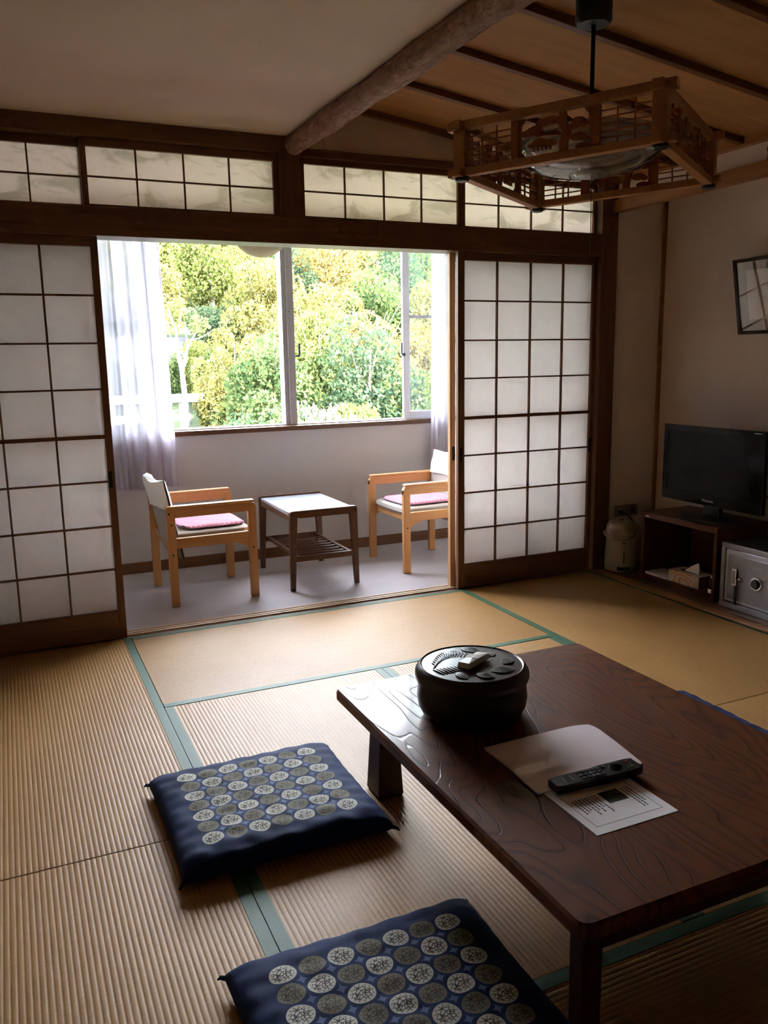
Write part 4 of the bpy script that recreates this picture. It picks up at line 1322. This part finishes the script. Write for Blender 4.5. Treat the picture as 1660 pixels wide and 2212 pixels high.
nb = thing('notebook', 'thin white booklet on the cabinet shelf left of the tissue box', 'booklet', (2.90, -0.455, 0.0585))
bx('pages', 2.842, 2.98, -0.535, -0.365, 0.0592, 0.0700, 'white', nb)
bx('cover', 2.840, 2.982, -0.537, -0.364, 0.0700, 0.0716, 'white', nb)

tx_ = MB().box(-0.055, 0.055, -0.115, 0.115, 0.0, 0.066).build('tissue_box', 'tissue_box', None, 0.002)
tx_.location = (2.902, -0.655, 0.0588)
tag(tx_, 'white tissue box with orange swirl print in the cabinet', 'tissue box')
slot = []
for i in range(28):
    a = 2 * PI * i / 28
    slot.append((0.026 * math.cos(a), 0.075 * math.sin(a)))
MB().prism(slot, 'z', 0.0655, 0.0668).build('slot', 'safe_dark', tx_)
MB().add([(-0.012, -0.070, 0.066), (0.014, -0.066, 0.066), (0.012, 0.030, 0.066), (-0.014, 0.034, 0.066), (-0.006, -0.058, 0.128), (0.004, -0.050, 0.122), (0.006, -0.012, 0.096), (-0.008, -0.004, 0.098)],
         [(0, 1, 5, 4), (1, 2, 6, 5), (2, 3, 7, 6), (3, 0, 4, 7), (4, 5, 6, 7)]).build('tissue', 'tissue', tx_)
jr = thing('small_jar', 'small jar with white base standing right of the tissue box', 'jar', (2.862, -0.842, 0.0588))
MB().lathe([(0.014, 0.0), (0.017, 0.003), (0.017, 0.022)], 20).build('base', 'white', jr, smooth=True)
MB().lathe([(0.016, 0.022), (0.016, 0.070), (0.010, 0.080)], 20).build('body', plain('dark_brown_glass', (40, 22, 16), 0.2), jr, smooth=True)
MB().lathe([(0.007, 0.080), (0.007, 0.092), (0.0005, 0.093)], 16).build('cap', 'white', jr, smooth=True)

# television
tv = thing('television', 'black flat-screen television on the wooden cabinet', 'television', (2.94, -0.72, 0.4205))
ty0, ty1, tz0, tz1, tx0 = -1.072, -0.378, 0.502, 0.921, 2.925
def tvb(name, *a, mat='black', bev=0.003):
    return bx(name, *a, mat, tv, bev)
tvb('back_shell', tx0 + 0.012, tx0 + 0.075, ty0 + 0.03, ty1 - 0.03, tz0 + 0.03, tz1 - 0.03, bev=0.015)
bz = MB()
bz.box(tx0, tx0 + 0.028, ty0, ty1, tz1 - 0.032, tz1).box(tx0, tx0 + 0.028, ty0, ty1, tz0, tz0 + 0.058)
bz.box(tx0, tx0 + 0.028, ty0, ty0 + 0.034, tz0 + 0.058, tz1 - 0.032).box(tx0, tx0 + 0.028, ty1 - 0.034, ty1, tz0 + 0.058, tz1 - 0.032)
bz.build('bezel', 'black_gloss', tv, 0.002, world=True)
tvb('screen', tx0 + 0.004, tx0 + 0.02, ty0 + 0.032, ty1 - 0.032, tz0 + 0.056, tz1 - 0.030, mat='screen', bev=0)
MB().box(2.945, 2.985, -0.78, -0.67, 0.43, 0.53).build('neck', 'black', tv, 0.008, world=True)
el = [(2.965 + 0.105 * math.cos(2 * PI * i / 40), -0.725 + 0.22 * math.sin(2 * PI * i / 40)) for i in range(40)]
MB().prism(el, 'z', 0.4206, 0.436).build('stand_base', 'black', tv, 0.004, world=True)
def text(name, s, size, mat, parent, loc, rot, ext=0.0004):
    cu = bpy.data.curves.new(name, 'FONT')
    cu.body = s
    cu.size = size
    cu.extrude = ext
    cu.align_x = 'CENTER'
    cu.align_y = 'CENTER'
    o = bpy.data.objects.new(name, cu)
    COL.objects.link(o)
    dg = bpy.context.evaluated_depsgraph_get()
    me = bpy.data.meshes.new_from_object(o.evaluated_get(dg))
    bpy.data.objects.remove(o)
    me.materials.clear()
    me.materials.append(MAT[mat] if isinstance(mat, str) else mat)
    o = bpy.data.objects.new(name, me)
    COL.objects.link(o)
    if parent:
        o.parent = parent
        loc = Vector(loc) - parent.location
    o.location = loc
    o.rotation_euler = rot
    return o
text('lettering', 'Panasonic', 0.020, 'silver_text', tv, (tx0 - 0.0006, -0.722, tz0 + 0.026), (PI / 2, 0, -PI / 2))
bx('corner_mark', tx0 - 0.0005, tx0 + 0.001, ty0 + 0.022, ty0 + 0.070, tz1 - 0.0125, tz1 - 0.0085, 'silver_text', tv)
MB().tube([(2.99, -1.02, 0.60), (3.05, -1.09, 0.55), (3.08, -1.10, 0.44), (3.12, -1.13, 0.42), (3.17, -1.16, 0.40), (3.18, -1.17, 0.10)], 0.005, 8).build('aerial_cable', 'black', tv, smooth=True, world=True)

# safe
sf = thing('safe', 'grey steel safe with combination dial beside the cabinet', 'safe', (3.0, -1.15, PZ))
def sb(name, *a, mat='safe_grey', bev=0.003):
    return bx(name, *a, mat, sf, bev)
sy0, sy1, sz1 = -1.385, -0.928, 0.356
sb('case', 2.842, 3.18, sy0, sy1, PZ, sz1, mat='safe_dark', bev=0.006)
fr = MB()
fx0, fx1 = 2.828, 2.846
fr.box(fx0, fx1, sy0, sy1, sz1 - 0.026, sz1).box(fx0, fx1, sy0, sy1, PZ, PZ + 0.032)
fr.box(fx0, fx1, sy1 - 0.024, sy1, PZ + 0.032, sz1 - 0.026).box(fx0, fx1, sy0, sy0 + 0.024, PZ + 0.032, sz1 - 0.026)
fr.build('door_frame', 'safe_grey', sf, 0.003, world=True)
dr = sb('door', 2.836, 2.846, sy0 + 0.026, sy1 - 0.026, PZ + 0.036, sz1 - 0.030, mat='safe_light', bev=0.002)
def sub(parent, o):
    """make o (built in its grandparent's frame) a child of parent"""
    o.parent = parent
    return o
d2 = sub(dr, bx('door_panel', 2.829, 2.838, sy0 + 0.046, sy1 - 0.044, PZ + 0.050, sz1 - 0.052, 'safe_grey', sf, 0.004))
for nm, (r0, r1, d, mt) in {'dial_ring': (0.033, 0.036, 0.010, 'chrome'), 'dial_knob': (0.020, 0.026, 0.022, 'safe_dark')}.items():
    sub(dr, MB().lathe([(r1, 0.0), (r1, d * 0.4), (r0, d), (r0 * 0.6, d), (0.0005, d * 0.98)], 28).xform(Matrix.Translation((2.829, -1.158, 0.187)) @ Matrix.Rotation(-PI / 2, 4, 'Y')).build(nm, mt, sf, smooth=True, world=True))
sub(dr, MB().lathe([(0.013, 0.0), (0.013, 0.010), (0.009, 0.016), (0.0005, 0.017)], 20).xform(Matrix.Translation((2.829, -1.062, 0.186)) @ Matrix.Rotation(-PI / 2, 4, 'Y')).build('key_lock', 'chrome', sf, smooth=True, world=True))
pl_ = sub(dr, bx('name_plate', 2.8282, 2.8292, -1.190, -1.130, 0.252, 0.268, 'alu_grey', sf))
tg = thing('key_tag', 'white paper tag with black strap hanging from the safe lock', 'tag', (2.818, -1.03, 0.10))
bx('paper_label', 2.815, 2.817, -1.042, -1.014, 0.150, 0.236, 'white', tg)
bx('written_mark', 2.8143, 2.8151, -1.033, -1.029, 0.160, 0.226, 'ink', tg)
bx('written_mark', 2.8143, 2.8151, -1.024, -1.020, 0.160, 0.226, 'ink', tg)
bx('strap', 2.814, 2.820, -1.049, -1.033, 0.052, 0.152, 'black', tg, 0.002)
MB().tube([(2.812, -1.062, 0.186), (2.806, -1.050, 0.190), (2.814, -1.032, 0.194)], 0.0022, 6).build('key', 'chrome', tg, world=True)

# electric hot-water pot
pt_ = thing('hot_water_pot', 'beige electric hot-water pot standing beside the cabinet', 'pot', (2.868, -0.115, PZ))
MB().lathe([(0.078, 0.0), (0.090, 0.004), (0.093, 0.020), (0.092, 0.120), (0.088, 0.180), (0.086, 0.225)], 40).build('body', 'pot', pt_, smooth=True)
MB().lathe([(0.0862, 0.2255), (0.089, 0.230), (0.088, 0.262), (0.082, 0.285), (0.066, 0.300), (0.030, 0.306), (0.0005, 0.307)], 40).build('lid', 'pot', pt_, smooth=True)
MB().prism([(-0.030 + 0.060 * i / 10, 0.0) for i in range(11)] + [(0.032, 0.03), (0.02, 0.055), (-0.02, 0.055), (-0.032, 0.03)], 'z', 0.236, 0.290).xform(Matrix.Rotation(math.radians(-125), 4, 'Z') @ Matrix.Translation((0, 0.045, 0)) ).build('spout', 'pot', pt_, 0.006)
MB().box(-0.022, 0.022, -0.010, 0.010, 0.300, 0.311).xform(Matrix.Rotation(math.radians(35), 4, 'Z')).build('push_button', 'pot_dark', pt_, 0.003)
for s in (-1, 1):
    a = math.radians(145 if s < 0 else -35)
    MB().lathe([(0.010, 0.0), (0.012, 0.008), (0.008, 0.014)], 14).xform(Matrix.Rotation(a, 4, 'Z') @ Matrix.Translation((0.086, 0, 0.232)) @ Matrix.Rotation(PI / 2, 4, 'Y')).build('handle_pivot', 'pot', pt_, smooth=True)
hp = []
for i in range(17):
    t = PI * i / 16
    hp.append((0.098 * math.cos(t), 0.0, 0.232 - 0.0 + 0.010 * math.sin(t)))
hm = Matrix.Rotation(math.radians(145), 4, 'Z')
hp = [(0.100 * math.cos(PI * i / 16), 0.100 * math.sin(PI * i / 16), 0.232 - 0.035 * math.sin(PI * i / 16)) for i in range(17)]
MB().tube(hp, 0.006, 8).xform(hm).build('handle', 'pot', pt_, smooth=True)
FA = math.radians(-118)
def on_pot(da, z, w_, h_, name, mat, rr=0.0935):
    pts_o, pts_i = [], []
    vs, fs = [], []
    m_ = 6
    for i in range(m_ + 1):
        a = FA + da + (i / m_ - 0.5) * w_ / rr
        for q in (0, 1):
            for zz in (z - h_ / 2, z + h_ / 2):
                r_ = rr + (0.0012 if q else -0.002)
                vs.append((r_ * math.cos(a), r_ * math.sin(a), zz))
    for i in range(m_):
        b = i * 4
        fs += [(b + 2, b + 6, b + 7, b + 3), (b, b + 1, b + 5, b + 4), (b + 1, b + 3, b + 7, b + 5), (b, b + 4, b + 6, b + 2)]
    fs += [(0, 2, 3, 1), (m_ * 4, m_ * 4 + 1, m_ * 4 + 3, m_ * 4 + 2)]
    return MB().add(vs, fs).build(name, mat, pt_)
on_pot(0.0, 0.026, 0.075, 0.020, 'control_panel', 'black')
on_pot(0.0, 0.180, 0.014, 0.008, 'maker_mark', 'pot_dark', 0.0885)
on_pot(0.0, 0.095, 0.008, 0.070, 'level_gauge', 'pot_dark', 0.0925)
on_pot(0.07, 0.026, 0.006, 0.006, 'indicator', 'white', 0.0945)
MB().tube([(2.945, -0.020, 0.350), (2.96, -0.035, 0.343), (2.985, -0.050, 0.325), (3.01, -0.060, 0.290), (3.02, -0.07, 0.15), (3.0, -0.08, 0.04), (2.965, -0.10, 0.045)], 0.005, 8).build('power_cord', 'black', pt_, smooth=True, world=True)
bx('plug', 2.930, 2.955, -0.026, -0.0075, 0.340, 0.362, 'black', pt_, 0.003)
ol = thing('wall_outlet', 'beige wall outlet plate behind the hot-water pot', 'outlet', (2.99, -0.001, 0.35))
bx('plate', 2.905, 3.085, -0.007, -0.0005, 0.322, 0.392, 'ivory', ol, 0.002)
for x in (2.945, 3.045):
    bx('socket', x - 0.018, x + 0.018, -0.0085, -0.0065, 0.338, 0.376, 'pot_dark' if x > 3 else 'ivory', ol, 0.001)

# hanging picture, leaning forward from the wall
pc = thing('framed_picture', 'dark framed ink drawing leaning out from the alcove wall', 'picture', (3.203, -0.89, 1.404))
pc.rotation_euler = (0, math.radians(-10.5), 0)
PW, PHt = 0.275, 0.392
for nm, a in (('frame_side', (-PW, -PW + 0.020, 0, PHt)), ('frame_side', (PW - 0.020, PW, 0, PHt)), ('frame_rail', (-PW + 0.020, PW - 0.020, 0, 0.018)), ('frame_rail', (-PW + 0.020, PW - 0.020, PHt - 0.018, PHt))):
    MB().box(-0.016, 0.004, a[0], a[1], a[2], a[3]).build(nm, 'frame_dark', pc, 0.002)
MB().box(-0.004, 0.002, -PW + 0.015, PW - 0.015, 0.012, PHt - 0.012).build('mount', 'mount', pc)
MB().box(-0.0052, -0.0038, -0.200, 0.200, 0.075, 0.330).build('drawing', 'art', pc)
MB().box(-0.0115, -0.0105, -PW + 0.018, PW - 0.018, 0.016, PHt - 0.016).build('glass_pane', 'picture_glass', pc)
MB().tube([(0.006, 0, 0.33), (0.055, 0, 0.50)], 0.0015, 6).build('hanging_wire', 'black', pc)

# ------------------------------------------------------------------ outside: hillside, trees, gate, shrine
def hill_z(x, y):
    d = max(0.0, y - 24)
    return -4.2 + 0.30 * d + 0.0016 * d * d + 0.5 * math.sin(x * 0.23) * min(1, d / 10) + 0.4 * math.sin(x * 0.11 + y * 0.17)
v, f = grid_mesh(lambda u, vv: (-50 + 130 * u, 1.8 + 90 * vv, hill_z(-50 + 130 * u, 1.8 + 90 * vv)), 60, 50)
hl_ = MB().add(v, f).build('hillside', 'hill', None, smooth=True)
tag(hl_, 'green wooded hillside rising outside the veranda window', 'hill', None, 'structure')

npr = np.random.default_rng(4)
def crown_mesh(name, clumps, n, size, mat, shape='round'):
    """loose clumps of single leaves"""
    V, Fc = [], []
    C = []
    for i in range(clumps):
        while True:
            p = npr.uniform(-1, 1, 3)
            if np.dot(p, p) < 1:
                break
        C.append((p, npr.uniform(0.22, 0.42)))
    C = C or [((0, 0, 0), 1)]
    idx = npr.integers(0, len(C), n)
    d = npr.normal(size=(n, 3))
    d /= np.linalg.norm(d, axis=1)[:, None]
    rad = npr.uniform(0.55, 1.0, n) ** 0.5
    pos = np.array([C[i][0] * 0.85 + d[k] * rad[k] * C[i][1] for k, i in enumerate(idx)])
    if shape == 'tall':
        pos[:, 2] *= 1.35
    nrm = npr.normal(size=(n, 3)) + np.array([-0.1, -0.5, 0.7])
    nrm /= np.linalg.norm(nrm, axis=1)[:, None]
    t = np.cross(nrm, npr.normal(size=(n, 3)))
    t /= np.linalg.norm(t, axis=1)[:, None]
    b = np.cross(nrm, t)
    s = (size * npr.uniform(0.6, 1.4, n))[:, None]
    quad = np.stack([pos - t * s, pos - b * s * 0.55 + nrm * s * 0.1, pos + t * s, pos + b * s * 0.55 + nrm * s * 0.1], 1).reshape(-1, 3)
    me = bpy.data.meshes.new(name)
    me.from_pydata(quad.tolist(), [], np.arange(4 * n).reshape(-1, 4).tolist())
    me.materials.append(mat)
    return me
CROWNS = {}
for key in LEAF:
    CROWNS[key] = [crown_mesh('crown', 30, 9000 if key != 'pale' else 5000, 0.040, LEAF[key], sh_) for sh_ in ('round', 'tall')]
def trunk_mesh(pale):
    mb = MB()
    mb.tube([(0, 0, -1.6), (0.03, 0.02, -0.6), (-0.02, 0.0, 0.3), (0.02, 0.02, 0.8)], [0.040, 0.032, 0.02, 0.008], 7)
    for k in range(6):
        a = k * 1.05 + 0.3
        z = -0.35 + 0.16 * k
        mb.tube([(0, 0, z), (0.28 * math.cos(a), 0.28 * math.sin(a), z + 0.25), (0.5 * math.cos(a + .2), 0.5 * math.sin(a + .2), z + 0.55)], [0.012, 0.008, 0.004], 5)
    o = mb.build('trunk', 'bark_pale' if pale else 'bark', None, smooth=True)
    me = o.data
    bpy.data.objects.remove(o)
    return me
TRUNKS = [trunk_mesh(False), trunk_mesh(True)]
KINDS = {'yellow': 'bright yellow broadleaf tree in the sunlit wood outside the window',
         'lime': 'yellow-green broadleaf tree in the sunlit wood outside the window',
         'green': 'fresh green broadleaf tree in the sunlit wood outside the window',
         'deep': 'dark blue-green broadleaf tree in the sunlit wood outside the window',
         'orange': 'orange-tinged autumn tree in the sunlit wood outside the window'}
def tree(x, y, r, kind, zoff=0.0, var=None, name='broadleaf_tree', label=None, group=None, zr=None, trunk=True):
    gz = hill_z(x, y)
    root = thing(name, label or KINDS[kind], 'tree' if name != 'leafy_shrub' else 'shrub', (x, y, gz), 0, group or kind + ' trees on the hillside')
    h = r * (zr or 1.15)
    c = bpy.data.objects.new('crown', CROWNS[kind][rnd.randint(0, 1) if var is None else var])
    COL.objects.link(c)
    c.parent = root
    c.location = (0, 0, h + zoff)
    c.rotation_euler = (rnd.uniform(-.2, .2), rnd.uniform(-.2, .2), rnd.uniform(0, 6.28))
    c.scale = (r, r, h)
    if trunk:
        t_ = bpy.data.objects.new('trunk', TRUNKS[rnd.randint(0, 1)])
        COL.objects.link(t_)
        t_.parent = root
        t_.location = (0, 0, h + zoff)
        t_.scale = (r, r, h + zoff * 0.6)
    return root
trnd = random.Random(21)
palette = {0: ['green', 'deep', 'lime', 'green', 'lime'], 1: ['lime', 'orange', 'yellow', 'green', 'yellow'], 2: ['yellow', 'lime', 'orange', 'yellow', 'deep'], 3: ['yellow', 'lime', 'yellow', 'yellow', 'lime']}
row_y = [26, 30, 34.5, 39.5, 45, 51, 58, 66]
for ri, y in enumerate(row_y):
    x0_, x1_2 = (0.10 * (y + 4) - 2.5) - (4 * (2.9 + 0.12 * ri) if 38 < y < 55 else 0), 0.66 * (y + 4) + 2.0
    step = 2.9 + 0.12 * ri
    x = x0_ + (ri % 2) * step / 2
    pal = palette[min(3, (ri + 1) // 2)]
    while x < x1_2:
        if (x + 0.95) / (y + 4) < 0.262 and y < 38.5:
            x += step
            continue
        tree(x + trnd.uniform(-.5, .5), y + trnd.uniform(-1, 1), trnd.uniform(1.7, 2.4) + 0.06 * ri, trnd.choice(pal), zoff=trnd.uniform(0.2, 1.0))
        x += step
# lower shrubs near the house and pale blossom shrubs under the window's lower edge
for i in range(16):
    y = 18 + rnd.uniform(0, 5)
    x = 0.255 * (y + 4) + (0.42 * (y + 4)) * i / 15
    k = 'deep' if i % 3 == 0 else 'green' if i % 3 == 1 else 'lime'
    tree(x, y, rnd.uniform(1.1, 1.6), k, 0.0, 0, 'leafy_shrub', {'deep': 'dark green shrub at the foot of the wood outside the window', 'green': 'fresh green shrub at the foot of the wood outside the window', 'lime': 'yellow-green shrub at the foot of the wood outside the window'}[k], k + ' shrubs at the foot of the wood', zr=1.35, trunk=False)
for i, (x, y, r_, k) in enumerate(((6.4, 34.2, 0.9, 'green'), (7.4, 34.0, 1.1, 'lime'), (8.3, 33.2, 1.2, 'green'), (5.2, 34.0, 0.9, 'lime'), (7.6, 31.0, 0.8, 'deep'), (8.3, 30.2, 0.9, 'lime'), (3.9, 34.3, 1.0, 'green'), (9.0, 36.2, 1.5, 'deep'), (2.6, 33.0, 1.0, 'lime'), (6.9, 28.6, 0.7, 'orange'), (7.8, 28.0, 0.8, 'yellow'), (1.2, 31.5, 1.3, 'green'), (-0.6, 33.0, 1.5, 'lime'), (-2.6, 32.0, 1.4, 'green'), (0.4, 29.0, 1.0, 'deep'), (-4.6, 33.5, 1.6, 'lime'), (2.0, 35.5, 1.4, 'deep'), (-1.4, 29.5, 1.1, 'green'))):
    tree(x, y, r_, k, 0.0, 0, 'leafy_shrub', {'deep': 'dark green shrub at the foot of the wood outside the window', 'green': 'fresh green shrub at the foot of the wood outside the window', 'lime': 'yellow-green shrub at the foot of the wood outside the window', 'orange': 'orange-tinged shrub right of the white shrine gate', 'yellow': 'bright yellow shrub right of the white shrine gate'}[k], k + ' shrubs at the foot of the wood', zr=1.2, trunk=False)
for i in range(6):
    x = 5.6 + 0.75 * i
    tree(x, 13.5 + rnd.uniform(-.6, .6), rnd.uniform(0.75, 1.0), 'pale', 0.6, 0, 'leafy_shrub', 'pale cream-flowered shrub just above the window sill', 'pale shrubs below the window', zr=1.9, trunk=False)

# white torii gate
to = thing('shrine_gate', 'white stone shrine gate outside, at the left edge of the window view', 'gate', (4.6, 30.0, -3.1))
def tob(name, x0, x1, z0, z1, d=0.16):
    MB().box(x0, x1, -d, d, z0, z1).build(name, 'torii', to, 0.02)
for x in (-1.30, 1.45):
    MB().tube([(x * 1.04, 0, -1.2), (x, 0, 2.75)], [0.17, 0.14], 16).build('pillar', 'torii', to, smooth=True)
MB().hexa([(-2.2, -0.2, 2.80), (2.2, -0.2, 2.80), (2.2, 0.2, 2.80), (-2.2, 0.2, 2.80), (-2.3, -0.24, 3.12), (2.3, -0.24, 3.12), (2.3, 0.24, 3.12), (-2.3, 0.24, 3.12)]).build('top_beam', 'torii', to, 0.02)
tob('tie_beam', -1.75, 1.75, 2.08, 2.33, 0.10)

# small shrine building with blue-grey roof
shn = thing('shrine_building', 'small dark shrine hall with blue-grey roof among the trees', 'building', (5.9, 37.0, -2.6))
MB().box(-1.6, 1.5, -1.2, 1.2, -1.5, 3.7).build('hall', 'shrine_wall', shn)
for i in range(9):
    t = i / 9
    for s in (-1, 1):
        ya_, yb_ = s * (1.9 - 1.9 * t), s * (1.9 - 1.9 * (t + 0.13))
        za_, zb_ = 3.5 + 1.35 * t, 3.5 + 1.35 * (t + 0.115)
        MB().add([(-2.2, ya_, za_), (1.9, ya_, za_), (1.9, yb_, zb_), (-2.2, yb_, zb_), (-2.2, ya_, za_ + 0.1), (1.9, ya_, za_ + 0.1), (1.9, yb_, zb_ + 0.1), (-2.2, yb_, zb_ + 0.1)],
                 [(0, 1, 2, 3), (4, 5, 6, 7), (0, 1, 5, 4), (1, 2, 6, 5), (2, 3, 7, 6), (3, 0, 4, 7)]).build('roof_course', 'shrine_roof', shn)
MB().box(-2.25, 1.95, -0.12, 0.12, 4.8, 5.05).build('roof_ridge', 'shrine_roof', shn)
MB().box(0.9, 1.42, -1.26, -1.2, 2.42, 2.72).build('notice_board', 'shrine_white', shn)

# white-barked birch in front of the shrine
B0 = Vector((6.55, 32.0, hill_z(6.55, 32.0)))
bi = thing('birch_tree', 'slender white-barked birch beside the shrine gate', 'tree', tuple(B0))
def bp_(x, z, y=0.0):
    return (x - B0.x, y, z - B0.z)
bt = MB()
bt.tube([bp_(6.60, B0.z - 0.3), bp_(6.57, -0.5), bp_(6.56, -0.07), bp_(6.512, 0.67), bp_(6.494, 1.02), bp_(6.418, 1.37), bp_(6.352, 1.87), bp_(6.36, 2.57), bp_(6.18, 3.1), bp_(6.04, 3.6)], [0.15, 0.135, 0.125, 0.105, 0.10, 0.08, 0.065, 0.05, 0.035, 0.015], 9)
bt.tube([bp_(6.494, 1.0), bp_(6.60, 1.15), bp_(6.642, 1.25), bp_(6.75, 1.75), bp_(7.0, 2.19, 0.2), bp_(7.4, 2.7, 0.3)], [0.085, 0.075, 0.07, 0.05, 0.035, 0.012], 8)
for pts in (((6.352, 1.87), (6.10, 2.35), (5.95, 2.9)), ((6.36, 2.57), (6.55, 3.0), (6.62, 3.5)), ((6.18, 3.1), (5.9, 3.3), (5.7, 3.7)), ((6.75, 1.75), (6.78, 2.2), (6.7, 2.7)), ((7.0, 2.19), (7.4, 2.3), (7.9, 2.6)), ((6.25, 2.85), (5.95, 2.95), (5.75, 3.15))):
    bt.tube([bp_(*p) for p in pts], [0.04, 0.024, 0.010], 6)
bt.build('trunk', plain('birch_bark', (96, 95, 94), 0.7, var=0.15, vscale=7), bi, smooth=True)
cme = crown_mesh('crown', 14, 700, 0.07, LEAF['lime'], 'round')
co = bpy.data.objects.new('crown', cme)
COL.objects.link(co)
co.parent = bi
co.location = (0.0, 0.3, 3.1 - B0.z)
co.scale = (1.2, 0.9, 1.1)
